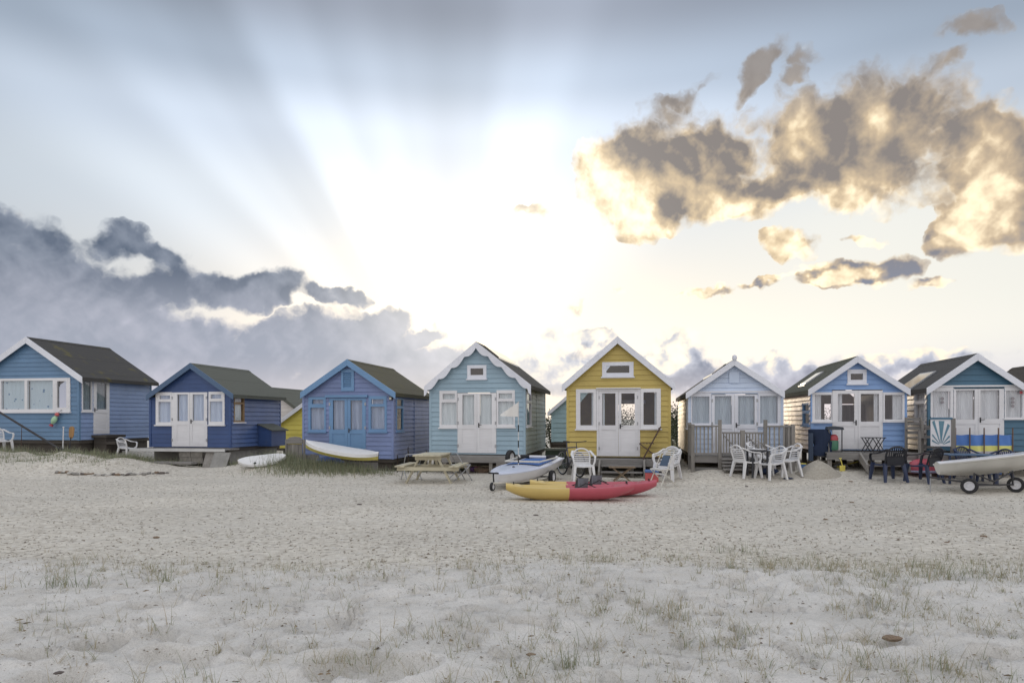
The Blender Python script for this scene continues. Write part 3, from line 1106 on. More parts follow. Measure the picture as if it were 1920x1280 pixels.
# ---- 1: mid-blue hut at the far left
h1 = Hut("beach_hut", "mid blue weatherboard hut with long three-pane window and side door behind the sand mound", "beach hut", 48, 23.0, 824)
B1 = paint("mid_blue_paint", lit(80, 118, 153), .45, .09, .2)
B1S = paint("mid_blue_sky_sheen", lit(112, 138, 180), .42, .09, .2, .5)  # side wall's reflected sky is painted in as a lighter blue
_w1 = h1.frect(-34, 708, 132, 772)
_p1 = [h1.frect(-28, 714, 2 - 6, 767), h1.frect(2, 714, 46, 767), h1.frect(51, 714, 99, 767), h1.frect(107, 714, 125, 764)]
_p1 = [(a, b, _p1[0][2], _p1[0][3]) for a, b, c, d in _p1]
h1.root.location.z = h1.O.z
_x1 = h1.fp(148, 824)[0]
_sw1 = h1.srect(152, 711, 172, 771, _x1)
_sd1 = h1.srect(174, 712, 204, 813, _x1)
ROOF1 = felt("charcoal_felt", (.066, .064, .062), (.115, .105, .050), .07)
hut_shell(h1, -52, 148, 824, (49, 632), (-57, 709), (154, 707), 3.4, B1, B1S, ROOF1, LILAC_WHITE, [_w1], [], [_sw1, _sd1], [], pitch=.145, barge_h=.20, foot=.75)
spot = mat("spotted_curtain", lambda N, b, o: None)
def _spot(N, b, o):
    tc = N.new("ShaderNodeTexCoord")
    vo = N.new("ShaderNodeTexVoronoi", feature="F1")
    N.put(vo.inputs["Vector"], N.v("MULTIPLY", tc.outputs["Object"], (1, 0, 1)))
    vo.inputs["Scale"].default_value = 5.0
    N.put(b.inputs["Base Color"], N.mix(N.ramp(vo.outputs["Distance"], .13, .20), lit(92, 128, 160), lit(172, 190, 198)))
    b.inputs["Roughness"].default_value = .9
SPOT = mat("blue_spotted_curtain", _spot)
bpy.data.materials.remove(MATS.pop("spotted_curtain"))
_cut = _p1[3][0] - .055
window(h1, "window", (_w1[0], _cut - .001, _w1[2], _w1[3]), _p1[:3], WHITE, curtain=SPOT, seed=4, waves=5)
window(h1, "window", (_cut, _w1[1], _w1[2], _w1[3]), [(_p1[3][0] + .01, _p1[3][1], _p1[3][2] + .05, _p1[3][3] - .03)], WHITE, gl=GLASS_DIM, depth=.05)
_p = (_sw1[0] + .05, _sw1[1] - .04, _sw1[2] + .06, _sw1[3] - .06)
window(h1, "window", _sw1, [_p], WHITE, h1.rx, curtain=CURTAIN_AQUA, gl=GLASS_DIM)
_hole = h1.srect(180, 718, 199, 767, _x1)
_hole = (max(_hole[0], _sd1[0] + .06), min(_hole[1], _sd1[1] - .06), _hole[2], _hole[3])
door_leaf(h1, _sd1, _hole, WHITE, h1.rx, curtain=CURTAIN_AQUA, handle=-1, gl=GLASS_DIM)

# ---- 2: deep blue hut
h2 = Hut("beach_hut", "deep navy blue hut with white double doors and a small lean-to locker on its side", "beach hut", 357, 22.5, 838)
B2 = paint("deep_blue_paint", lit(40, 70, 120), .42, .10, .16)
B2S = paint("deep_blue_sky_sheen", lit(66, 92, 140), .40, .10, .2, .5)  # navy lightened in the colour for the sky sheen on the side wall
B2B = paint("slate_blue_paint", lit(62, 90, 122), .5, .08, .2)
BROWN = timber("brown_stained_wood", lit(128, 100, 62), 2, .6)
_wl, _wr = h2.frect(292, 735, 322, 796), h2.frect(391, 734, 421, 796)
_dd = h2.frect(322, 735, 388.5, 837)
_x1 = h2.fp(432, 838)[0]
_sw2 = h2.srect(437, 743, 457, 791, _x1)
ROOF2 = felt("green_grey_felt", (.115, .122, .104), (.10, .10, .07), -.02)
hut_shell(h2, 282, 432, 838, (357, 681), (275, 741), (437, 739), 3.15, B2, B2S, ROOF2, B2B, [_wl, _wr, _dd], [], [_sw2], [], pitch=.15, barge_h=.17, foot=.55, lap=.012, side_lap=.034,
          foot_m=plain("grey_foundation_board", (.27, .26, .24), .9))
FR = {}
window(h2, "window", _wl, [h2.frect(299, 741, 319, 748), h2.frect(297, 753, 320, 791)], WHITE, curtain=CURTAIN_BLUE, seed=10)
window(h2, "window", _wr, [h2.frect(395, 739, 415, 747), h2.frect(393, 752, 417, 790)], WHITE, curtain=CURTAIN_BLUE, seed=20)
_m = (h2.frect(322, 735, 355.5, 837)[1])
door_leaf(h2, (_dd[0] + .004, _m - .004, _dd[2] + .01, _dd[3]), h2.frect(332, 739, 352, 789), WHITE, curtain=CURTAIN_BLUE, hinge=1, seed=31)
door_leaf(h2, (_m + .004, _dd[1] - .004, _dd[2] + .01, _dd[3]), h2.frect(361, 739, 382, 788), WHITE, curtain=CURTAIN_BLUE, hinge=-1, handle=-1, seed=37)
_p = (_sw2[0] + .05, _sw2[1] - .07, _sw2[2] + .05, _sw2[3] - .05)
_zz = _p[2] + (_p[3] - _p[2]) * .72
window(h2, "window", _sw2, [(_p[0], _p[1], _p[2], _zz), (_p[0], _p[1], _zz + .07, _p[3])], BROWN, h2.rx, curtain=CURTAIN_AQUA, sill_m=WHITE)
# locker leaning on the side wall
_lk = thing("storage_locker", "small blue lean-to locker with sloping lid on the navy hut's side wall", "locker", (0, 0, 0))
_lk.parent = None
_a = h2.sp(484, 842, _x1)
_ly0, _ly1 = 1.6, 2.6
_xl = _x1 + .04
_wlk = lambda x, y, z: tuple(h2.O + h2.r * x + h2.d * y + Vector((0, 0, z)))
_lk.location = _wlk(_xl, _ly0, 0)
_lk.rotation_euler = (0, 0, h2.th)
MB().hexa([(0, 0, -.02), (.5, 0, -.02), (.5, 1.0, -.02), (0, 1.0, -.02), (0, 0, .72), (.5, 0, .52), (.5, 1.0, .52), (0, 1.0, .72)]).build("body", B2, _lk)
MB().hexa([(-.01, -.06, .735), (.57, -.06, .505), (.57, 1.06, .505), (-.01, 1.06, .735), (-.01, -.06, .765), (.57, -.06, .535), (.57, 1.06, .535), (-.01, 1.06, .765)]).build("lid", ROOF2, _lk)
for _k in range(4):
    MB().box(.06, .44, -.012, -.001, .02 + _k * .12, .13 + _k * .12).build("board", B2, _lk)

# ---- 3: lavender hut with sky blue trim
h3 = Hut("beach_hut", "lavender blue hut with sky blue trim and doors, upturned board lying before it", "beach hut", 653, 21.5, 859)
B3 = paint("lavender_paint", lit(101, 119, 164), .42, .10, .22)
B3S = paint("lavender_gloss", lit(102, 120, 166), .42, .10, .2, .5)
T3 = paint("sky_blue_trim", lit(86, 130, 172), .42, .07, .2)
CURT3 = cloth("dim_blue_curtain", lit(150, 164, 186))
_wl, _wr = h3.frect(578, 744, 611, 809), h3.frect(691, 742, 725, 809)
_dd = h3.frect(617, 746, 686, 857)
_vt = h3.frect(640, 692, 664, 733)
_x1 = h3.fp(737, 859)[0]
_sw3 = h3.srect(742, 746, 755, 808, _x1)
ROOF3 = felt("mossy_felt", (.100, .094, .064), (.120, .110, .055), .10)
hut_shell(h3, 569, 737, 859, (651, 674), (564, 736), (741, 736), 3.85, B3, B3S, ROOF3, T3, [_wl, _wr, _dd, _vt], [], [_sw3], [], pitch=.14, barge_h=.19, foot=.42)
window(h3, "window", _wl, [h3.frect(585, 749, 606, 757), h3.frect(582, 764, 608, 805)], T3, curtain=CURT3, seed=41)
window(h3, "window", _wr, [h3.frect(696, 748, 719, 757), h3.frect(695, 762, 721, 804)], T3, curtain=CURT3, seed=47)
_m = (_dd[0] + _dd[1]) / 2
door_leaf(h3, (_dd[0] + .004, _m - .003, _dd[2] + .01, _dd[3]), h3.frect(624, 750, 646, 805), T3, curtain=CURT3, hinge=1, seed=51)
door_leaf(h3, (_m + .003, _dd[1] - .004, _dd[2] + .01, _dd[3]), h3.frect(657, 750, 679, 805), T3, curtain=CURT3, hinge=-1, handle=-1, seed=57)
_t = h3.frect(611, 740, 690, 745)
MB().box(_t[0], _t[1], -.10, -.027, _t[2], _t[3]).build("door_canopy", T3, h3.root)
_v = h3.frect(644, 698, 659, 727)
_vw = frame_mesh(_vt, [_v], -.05, .03).build("vent", T3, h3.root)
for _k in range(8):
    _z0 = _v[2] + (_v[3] - _v[2]) * _k / 8
    MB().hexa([(_v[0], -.035, _z0), (_v[1], -.035, _z0), (_v[1], .0, _z0 + .05), (_v[0], .0, _z0 + .05),
               (_v[0], -.035, _z0 + .012), (_v[1], -.035, _z0 + .012), (_v[1], .0, _z0 + .062), (_v[0], .0, _z0 + .062)]).build("slat", T3, _vw)
MB().box(_v[0], _v[1], .012, .02, _v[2], _v[3]).build("backing", UNDER, _vw)
_lp = h3.fp(733, 746, -.08)
_l = MB().box(_lp[0] - .05, _lp[0] + .05, -.13, -.03, _lp[1] - .06, _lp[1] + .05).build("wall_lamp", DARK_METAL, h3.root)
MB().box(_lp[0] - .032, _lp[0] + .032, -.15, -.131, _lp[1] - .05, _lp[1] + .02).build("lens", plain("frosted_lens", (.6, .58, .5), .3), _l)
_p = (_sw3[0] + .04, _sw3[1] - .04, _sw3[2] + .05, _sw3[3] - .05)
_zz = _p[2] + (_p[3] - _p[2]) * .70
window(h3, "window", _sw3, [(_p[0], _p[1], _p[2], _zz), (_p[0], _p[1], _zz + .08, _p[3])], T3, h3.rx, gl=GLASS_DIM)
MB().box(2.0, 2.06, -.032, -.002, 0, h3.top(h3.x1) - .02).build("cover_strip", B3S, h3.root, h3.rx)

# ---- 4: pale aqua hut with scalloped barge boards
h4 = Hut("beach_hut", "pale aqua hut with scalloped white barge boards and a picnic table in front", "beach hut", 896, 20.8, 851)
B4 = paint("pale_aqua_paint", lit(130, 158, 174), .45, .07, .15)
B4S = paint("pale_aqua_sky_sheen", lit(140, 152, 154), .42, .12, .4, .5)  # warm sky sheen on the side wall is put into this greyer colour
_wl, _wr = h4.frect(824, 732, 857, 801), h4.frect(931, 731, 965.5, 800)
_dd = h4.frect(857.5, 735, 930.5, 849)
_vt = h4.frect(876, 684, 912, 710)
_x1 = h4.fp(984, 851)[0]
_sw4 = h4.srect(985.5, 735, 995, 799, _x1)
ROOF4 = felt("brown_grey_felt", (.085, .080, .072), (.10, .09, .05), .0)
hut_shell(h4, 807, 984, 851, (892.5, 641), (796, 725), (995, 722), 4.6, B4, B4S, ROOF4, LILAC_WHITE, [_wl, _wr, _dd, _vt], [], [_sw4], [], pitch=.145, barge_h=.20, scallop=True, foot=.35)
window(h4, "window", _wl, [h4.frect(830, 738, 853, 748), h4.frect(828, 754, 856, 796)], WHITE, curtain=CURTAIN_AQUA, seed=61)
window(h4, "window", _wr, [h4.frect(935, 737, 960, 747), h4.frect(934, 752, 963, 795)], WHITE, curtain=CURTAIN_AQUA, seed=67)
_m = h4.frect(857, 735, 894.5, 849)[1]
door_leaf(h4, (_dd[0] + .004, _m - .003, _dd[2] + .01, _dd[3] - .02), h4.frect(867, 740, 889, 796), WHITE, curtain=CURTAIN_AQUA, hinge=1, seed=71)
door_leaf(h4, (_m + .003, _dd[1] - .004, _dd[2] + .01, _dd[3] - .02), h4.frect(899.5, 739, 922, 795), WHITE, curtain=CURTAIN_AQUA, hinge=-1, handle=-1, seed=77)
window(h4, "gable_window", _vt, [h4.frect(882, 690, 906, 703)], LILAC_WHITE, gl=GLASS_DIM)
_p = (_sw4[0] + .05, _sw4[1] - .05, _sw4[2] + .05, _sw4[3] - .05)
_zz = _p[2] + (_p[3] - _p[2]) * .70
window(h4, "window", _sw4, [(_p[0], _p[1], _p[2], _zz), (_p[0], _p[1], _zz + .08, _p[3])], LILAC_WHITE, h4.rx, gl=GLASS_DIM)
MB().box(2.3, 2.36, -.032, -.002, 0, h4.top(h4.x1) - .02).build("cover_strip", B4S, h4.root, h4.rx)
_r = roof_rect(h4, 1, .6, 4.2, .10, .55)
_n = [(p[0] + .0, p[1], p[2] + .05) for p in _r]
MB().hexa(_r + _n).build("solar_panel", glass("roof_panel_glass", (.1, .1, .12), .5), h4.root)

# ---- 5: mustard yellow hut
h5 = Hut("beach_hut", "mustard yellow hut with steep white barge boards and white double doors", "beach hut", 1160, 20.0, 856)
B5 = paint("mustard_paint", lit(176, 153, 54), .45, .07, .12)
_wl, _wr = h5.frect(1080, 729, 1118.5, 804), h5.frect(1200.5, 728, 1239, 803)
_dd = h5.frect(1119, 729, 1200, 855)
_vt = h5.frect(1129, 678, 1188, 706)
_bo = h5.fp(1158, 800, 4.3), h5.fp(1196, 757, 4.3)
_bh = [(_bo[0][0], _bo[1][0], _bo[0][1], _bo[1][1])]
ROOF5 = felt("dark_brown_felt", (.055, .048, .042), (.08, .075, .04), .0)
hut_shell(h5, 1064, 1256, 856, (1158, 631), (1054, 722), (1265, 719), 4.3, B5, B5, ROOF5, LILAC_WHITE, [_wl, _wr, _dd, _vt], [], [], _bh, pitch=.15, barge_h=.20, foot=.15)
window(h5, "window", _wl, [h5.frect(1088, 736, 1112.5, 797)], WHITE, curtain=CURTAIN_AQUA, parts=((.86, 1.0),), seed=81)
window(h5, "window", _wr, [h5.frect(1206.5, 735, 1231, 796)], WHITE, curtain=CURTAIN_AQUA, parts=((.86, 1.0),), seed=87)
_m = h5.frect(1119, 729, 1159.5, 855)[1]
door_leaf(h5, (_dd[0] + .05, _m - .003, _dd[2] + .01, _dd[3] - .05), h5.frect(1129, 737, 1154, 797), WHITE, hinge=1, curtain=CURTAIN_AQUA, parts=((.0, .18),), seed=89)
door_leaf(h5, (_m + .003, _dd[1] - .05, _dd[2] + .01, _dd[3] - .05), h5.frect(1165, 737, 1190, 797), WHITE, hinge=-1, handle=-1)
frame_mesh((_dd[0], _dd[1], _dd[2] + .01, _dd[3]), [(_dd[0] + .048, _dd[1] - .048, _dd[2], _dd[3] - .045)], -.045, .03).build("door_frame", WHITE, h5.root)
_t = h5.frect(1118, 726.5, 1201, 729)
MB().box(_t[0], _t[1], -.11, -.027, _t[2], _t[3]).build("door_canopy", WHITE, h5.root)
window(h5, "gable_window", _vt, [h5.frect(1137, 685, 1180, 699)], LILAC_WHITE, gl=GLASS_DIM)
# inside: a white shelf board, a worktop and a hanging coat by the windows
_s = h5.frect(1163, 750, 1192, 757, 2.2)
MB().box(_s[0], _s[1] + .3, 2.0, 2.3, _s[2], _s[3]).build("shelf", WHITE, h5.root)
_s = h5.frect(1084, 793, 1236, 797, .9)
MB().box(h5.x0 + .1, h5.x1 - .1, .5, 1.1, _s[2] - .05, _s[2]).build("worktop", INSIDE, h5.root)

# ---- 6: white and pale blue hut on stilts, with a railed veranda
h6 = Hut("beach_hut", "white and pale blue hut on stilts behind a weathered railed veranda", "beach hut", 1380, 19.5, 849)
B6 = paint("pale_blue_white_paint", lit(172, 188, 212), .45, .06, .15)
B6S = paint("warm_lit_side_paint", lit(186, 176, 168), .42, .10, .3, .6)  # warm low sunlight along this side is painted in as cream
_band = h6.frect(1292, 735, 1467, 797)
_panes = [h6.frect(1298, 743, 1330, 793), h6.frect(1425, 742, 1458, 793)]
_dd = h6.frect(1334, 738, 1421, 849)
_x0 = h6.fp(1292, 849)[0]
_gz = h6.fp(1380, 735)[1]
_pl = (h6.x0 if hasattr(h6, "x0") else _x0)
_wl, _wr = (_x0 + .05, _dd[0] - .01, _band[2], _gz - .02), (_dd[1] + .01, h6.fp(1467, 849)[0] - .05, _band[2], _gz - .02)
_sw6 = h6.srect(1285.5, 748, 1291, 802, _x0)
_sw6 = (.12, .75, _sw6[2], _sw6[3])
ROOF6 = felt("thin_grey_felt", (.075, .07, .065), (.08, .075, .05), .0)
hut_shell(h6, 1292, 1467, 849, (1377, 674), (1286.5, 737), (1470.5, 735), 4.8, B6, B6S, ROOF6, LILAC_WHITE, [_wl, _wr, _dd], [_sw6], [], [], pitch=.14, barge_h=.17, foot=0, gable_m=B6, gable_z=_gz)
_c6 = cloth("white_grey_curtain", lit(168, 180, 188))
window(h6, "window", _wl, [_panes[0]], LILAC_WHITE, curtain=_c6, seed=91)
window(h6, "window", _wr, [_panes[1]], LILAC_WHITE, curtain=_c6, seed=97)
_m = h6.frect(1334, 738, 1377, 849)[1]
door_leaf(h6, (_dd[0] + .004, _m - .003, _dd[2] + .01, _dd[3] - .02), h6.frect(1340, 742, 1372, 795), LILAC_WHITE, curtain=_c6, hinge=1, seed=101)
door_leaf(h6, (_m + .003, _dd[1] - .004, _dd[2] + .01, _dd[3] - .02), h6.frect(1384, 742, 1415, 795), LILAC_WHITE, curtain=_c6, hinge=-1, handle=-1, seed=107)
_v = h6.frect(1367, 697, 1386, 718)
MB().box(_v[0], _v[1], -.05, -.02, _v[2], _v[3]).build("vent", B6, h6.root)
_t = h6.frect(1300, 733, 1462, 736)
MB().box(h6.x0 + .03, h6.x1 - .03, -.05, -.026, _gz - .015, _gz + .035).build("trim_board", LILAC_WHITE, h6.root)
MB().lathe([(.0, .10), (.06, .07), (.075, 0), (.05, -.06), (0, -.08)], (h6.ax, -.18, h6.az + .04), 12).build("finial", LILAC_WHITE, h6.root, None, True)
window(h6, "window", _sw6, [(_sw6[0] + .05, _sw6[1] - .05, _sw6[2] + .05, _sw6[3] - .05)], LILAC_WHITE, h6.lx, gl=GLASS_DIM)
_fl6 = -(h6.O.z - gh(h6.O.x, h6.O.y))
for _x in (h6.x0 + .08, (h6.x0 + h6.x1) / 2, h6.x1 - .08):
    for _y in (.1, 1.2, 2.4, 3.6, 4.7):
        MB().box(_x - .05, _x + .05, _y - .05, _y + .05, _fl6 - .2, -.121).build("stilt", UNDER, h6.root)
_r = roof_rect(h6, -1, .9, 3.6, .10, .50)
MB().hexa(_r + [(p[0], p[1], p[2] + .05) for p in _r]).build("solar_panel", MATS["roof_panel_glass"], h6.root)

# ---- 7: cornflower blue hut
h7 = Hut("beach_hut", "cornflower blue hut with white doors, curtained windows and a skylight in dark roof", "beach hut", 1609, 18.9, 843)
B7 = paint("cornflower_paint", lit(108, 146, 196), .45, .07, .14)
_x0 = h7.fp(1522, 843)[0]
_x1 = h7.fp(1698, 843)[0]
_wl, _wr = h7.frect(1523, 735, 1560, 790), h7.frect(1656, 735, 1696, 789)
_dd = h7.frect(1560.5, 730, 1655.5, 842)
_vt = h7.frect(1589, 692, 1625, 719)
_bo = h7.fp(1545, 788, 3.7), h7.fp(1600, 757, 3.7)
_sw7 = (.12, .95, h7.sp(1516, 797, _x0)[1], h7.sp(1516, 755, _x0)[1])
B7S = paint("sun_glow_side_paint", lit(190, 176, 168), .42, .10, .3, .6)  # warm grazing sunlight on the blue hut's side, painted in as peach
ROOF7 = felt("dark_green_felt", (.055, .066, .052), (.07, .078, .05), .05)
hut_shell(h7, 1522, 1698, 843, (1608, 668), (1516, 731), (1706, 730), 3.7, B7, B7S, ROOF7, LILAC_WHITE, [_wl, _wr, _dd, _vt], [_sw7], [], [(_bo[0][0], _bo[1][0], _bo[0][1], _bo[1][1])],
          pitch=.14, barge_h=.17, foot=0, side_lap=.05)
window(h7, "window", _wl, [h7.frect(1528, 740, 1559, 786)], WHITE, curtain=CURTAIN, parts=((0, .42),), seed=111)
window(h7, "window", _wr, [h7.frect(1659, 740, 1692, 786)], WHITE, curtain=CURTAIN, parts=((.5, 1),), seed=117)
_m = h7.frect(1560, 730, 1609, 843)[1]
door_leaf(h7, (_dd[0] + .004, _m - .003, _dd[2] + .01, _dd[3] - .02), h7.frect(1571, 738, 1602, 790), WHITE, curtain=CURTAIN, parts=((0, .3),), handle=1, seed=121)
door_leaf(h7, (_m + .003, _dd[1] - .004, _dd[2] + .01, _dd[3] - .02), h7.frect(1614, 738, 1648, 790), WHITE, curtain=CURTAIN, parts=((.78, 1),), seed=127)
window(h7, "gable_window", _vt, [h7.frect(1595, 700, 1618, 712)], LILAC_WHITE, gl=GLASS_DIM)
window(h7, "window", _sw7, [(_sw7[0] + .06, _sw7[1] - .06, _sw7[2] + .06, _sw7[3] - .3), (_sw7[0] + .06, _sw7[1] - .06, _sw7[3] - .22, _sw7[3] - .05)], T3, h7.lx, gl=GLASS_DIM)
SKYLIGHT = glass("skylight_glass", (.5, .5, .5), .55)
_r = roof_rect(h7, -1, 1.5, 2.3, .45, 1.0)
_sk = MB().hexa(_r + [(p[0], p[1], p[2] + .04) for p in _r]).build("skylight", GREY_METAL, h7.root)
_r2 = roof_rect(h7, -1, 1.56, 2.24, .5, .95)
MB().hexa([(p[0], p[1], p[2] + .041) for p in _r2] + [(p[0], p[1], p[2] + .048) for p in _r2]).build("pane", SKYLIGHT, _sk)
_fl7 = -(h7.O.z - gh(h7.O.x, h7.O.y))
for _x in (h7.x0 + .1, (h7.x0 + h7.x1) / 2, h7.x1 - .1):
    for _y in (.15, 1.3, 2.5, 3.55):
        MB().box(_x - .06, _x + .06, _y - .06, _y + .06, _fl7 - .2, -.121).build("stilt", UNDER, h7.root)
# sideboard seen through the glass
MB().box(.2, 1.0, 2.6, 3.0, .02, 1.3).build("dresser", INSIDE, h7.root)

# ---- 8: teal-gabled hut
h8 = Hut("beach_hut", "teal gabled hut with white curtained front behind the striped windbreak", "beach hut", 1840, 18.4, 845)
B8 = paint("teal_paint", lit(52, 98, 124), .45, .08, .14)
_x0 = h8.fp(1741, 845)[0]
_x1 = h8.fp(1936, 845)[0]
_gz = h8.fp(1840, 724)[1]
_dd = h8.frect(1788, 727, 1883, 845)
_wl = (_x0 + .04, _dd[0] - .01, h8.fp(1760, 785)[1], _gz - .02)
_wr = (_dd[1] + .01, _x1 - .04, h8.fp(1900, 784)[1], _gz - .02)
_sw8 = (.12, .9, h8.sp(1733, 793, _x0)[1], h8.sp(1733, 735, _x0)[1])
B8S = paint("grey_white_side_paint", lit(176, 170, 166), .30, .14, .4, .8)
ROOF8 = felt("slate_grey_felt", (.060, .062, .066), (.06, .06, .05), .0)
hut_shell(h8, 1741, 1936, 845, (1833, 663), (1738, 728), (1929, 726), 3.4, B8, B8S, ROOF8, LILAC_WHITE, [_wl, _wr, _dd], [_sw8], [], [], pitch=.16, barge_h=.18, foot=0, gable_m=B8, gable_z=_gz, side_lap=.055)
window(h8, "window", _wl, [h8.frect(1749, 733, 1782, 783)], WHITE, curtain=CURTAIN, seed=131)
window(h8, "window", _wr, [h8.frect(1883 + 3, 732, 1917, 782)], WHITE, curtain=CURTAIN, seed=137)
_m = h8.frect(1790, 727, 1834, 845)[1]
door_leaf(h8, (_dd[0] + .004, _m - .003, _dd[2] + .01, _dd[3] - .02), h8.frect(1793, 731, 1828, 786), WHITE, curtain=CURTAIN, seed=141)
door_leaf(h8, (_m + .003, _dd[1] - .004, _dd[2] + .01, _dd[3] - .02), h8.frect(1838.5, 731, 1874, 785), WHITE, curtain=CURTAIN, handle=-1, seed=147)
MB().box(h8.x0 + .03, h8.x1 - .03, -.05, -.026, _gz - .015, _gz + .03).build("trim_board", WHITE, h8.root)
window(h8, "window", _sw8, [(_sw8[0] + .06, _sw8[1] - .06, _sw8[2] + .06, _sw8[3] - .32), (_sw8[0] + .06, _sw8[1] - .06, _sw8[3] - .24, _sw8[3] - .05)], WHITE, h8.lx, curtain=CURTAIN)
_r = roof_rect(h8, -1, 1.0, 2.1, .55, 1.25)
_sk = MB().hexa(_r + [(p[0], p[1], p[2] + .04) for p in _r]).build("skylight", GREY_METAL, h8.root)
_r2 = roof_rect(h8, -1, 1.06, 2.04, .6, 1.2)
MB().hexa([(p[0], p[1], p[2] + .041) for p in _r2] + [(p[0], p[1], p[2] + .048) for p in _r2]).build("pane", SKYLIGHT, _sk)
# small printed signs hung in the end windows
for _px, _n in ((1766, 2), (1898, 3)):
    for _k in range(_n):
        _c = h8.fp(_px, 747 + 7 * _k, -.02)
        MB().lathe([(.0, -.006), (.045, -.005), (.045, .005), (0, .006)], (_c[0], -.045, _c[1]), 10, 1).build("ornament", plain("grey_ornament", (.30, .28, .30), .6), h8.root)
_c = h8.fp(1914, 736, -.04)
MB().box(_c[0] - .03, _c[0] + .03, -.07, -.037, _c[1] - .03, _c[1] + .04).build("alarm_box", plain("red_plastic", lit(170, 50, 60), .4), h8.root)
_fl8 = -(h8.O.z - gh(h8.O.x, h8.O.y))
for _x in (h8.x0 + .1, (h8.x0 + h8.x1) / 2, h8.x1 - .1):
    for _y in (.15, 1.2, 2.2, 3.25):
        MB().box(_x - .06, _x + .06, _y - .06, _y + .06, _fl8 - .2, -.121).build("stilt", UNDER, h8.root)

# ---- 9: only the corner of its roof comes into view
h9 = Hut("beach_hut", "hut with black roof at the extreme edge beside the teal gabled hut", "beach hut", 2065, 17.9, 845)
hut_shell(h9, 1975, 2155, 845, (2062, 668), (1966, 727), (2158, 727), 3.9, B6, B6S, ROOF5, LILAC_WHITE, pitch=.16, barge_h=.18, foot=.5)

# ---- huts of the second row, seen in the gaps
hb = Hut("beach_hut", "bright yellow hut standing behind, seen between the navy and the lavender hut", "beach hut", 592, 29.0, 840)
BY = paint("bright_yellow_paint", lit(200, 184, 30), .45, .06, .1)
hut_shell(hb, 526, 657, 836, (592, 737), (514, 795), (670, 795), 3.5, BY, BY, ROOF1, WHITE, pitch=.2, barge_h=.18, foot=.4)
hb2 = Hut("beach_hut", "dark roofed grey hut furthest back, its roof showing over the bright yellow one", "beach hut", 505, 36.0, 835)
hut_shell(hb2, 430, 560, 835, (506, 726), (424, 790), (590, 790), 3.5, B8S, B8S, ROOF2, ROOF2, pitch=.2, barge_h=.16, foot=.4)
hc = Hut("beach_hut", "grey-green hut standing behind, seen between the aqua and the mustard hut", "beach hut", 1094, 28.5, 828)
BG = paint("grey_green_paint", lit(128, 158, 166), .45, .06, .2)
hut_shell(hc, 1035, 1153, 828, (1094, 715), (1027, 773), (1160, 772), 3.5, BG, BG, ROOF1, LILAC_WHITE, pitch=.2, barge_h=.16, foot=.5)

# ------------------------------------------------------------------ where the ground is seen
def on_ground(px, py):
    a, b = 2.5, 90.0
    f = lambda Y: (CAMZ - (py - HY) / F * Y) - gh((px - CX) / F * Y, Y)
    Y = a
    while Y < b and f(Y) > 0:
        Y += .1
    lo, hi = Y - .1, Y
    for _ in range(20):
        m_ = (lo + hi) / 2
        if f(m_) > 0:
            lo = m_
        else:
            hi = m_
    return Vector(((px - CX) / F * hi, hi, gh((px - CX) / F * hi, hi)))


def stand(px, Y, dz=0.0):
    x = (px - CX) / F * Y
    return Vector((x, Y, gh(x, Y) + dz))


WPLAS = plain("white_plastic", (.74, .74, .75), .4, var=.05)
NPLAS = plain("navy_plastic", (.030, .045, .10), .35, var=.1)
DPLAS = plain("dark_plastic", (.022, .024, .032), .35, var=.1)
BLACK = plain("black_rubber", (.02, .02, .022), .7)
RUST = plain("rusty_iron", (.16, .085, .05), .8)
CREAM_M = plain("cream_metal", (.62, .60, .54), .4)


# ------------------------------------------------------------------ decks
def deck(name, label, hut, x0, x1, depth, top, steps=None, posts=3, beam=.16, pitch=.13, rise=.19):
    """planked platform in front of a hut, with posts, a front beam and a flight of steps"""
    g = gh(hut.O.x, hut.O.y)
    o = thing(name, label, "deck", hut.O + hut.r * 0 + Vector((0, 0, top)), hut.th)
    fl = g - hut.O.z - top
    n = int(depth / pitch)
    for k in range(n):
        y = -.035 - (k + 1) * pitch
        MB().box(x0, x1, y + .008, y + pitch, -.032, 0).build("plank", DECKW, o)
    yf = -.035 - n * pitch
    MB().box(x0, x1, yf - .035, yf - .002, -beam - .03, -.004).build("front_beam", DECKW, o)
    for k in range(posts):
        x = x0 + .08 + (x1 - x0 - .16) * k / max(1, posts - 1)
        MB().box(x - .05, x + .05, yf + .02, yf + .12, fl - .15, -.034).build("post", DECKY, o)
    for x in (x0 + .03, x1 - .07):
        MB().box(x, x + .04, yf, -.04, -beam, -.034).build("side_beam", DECKW, o)
    if steps:
        sx0, sx1, cnt = steps
        h_ = -fl
        for k in range(cnt):
            z = -h_ * (k + 1) / (cnt + 1)
            y = yf - .04 - .25 * k
            MB().box(sx0 + .051, sx1 - .051, y - .26, y, z - .035, z).build("step", DECKW, o)
        run = .25 * cnt + .1
        for x in (sx0, sx1):
            MB().hexa([(x - .025, yf - .04, -.22), (x + .025, yf - .04, -.22), (x + .025, yf - .04, .0), (x - .025, yf - .04, .0),
                       (x - .025, yf - .04 - run, fl - .03), (x + .025, yf - .04 - run, fl - .03), (x + .025, yf - .04 - run, fl + .16), (x - .025, yf - .04 - run, fl + .16)]) \
                .build("stringer", DECKY, o)
    return o, fl, yf


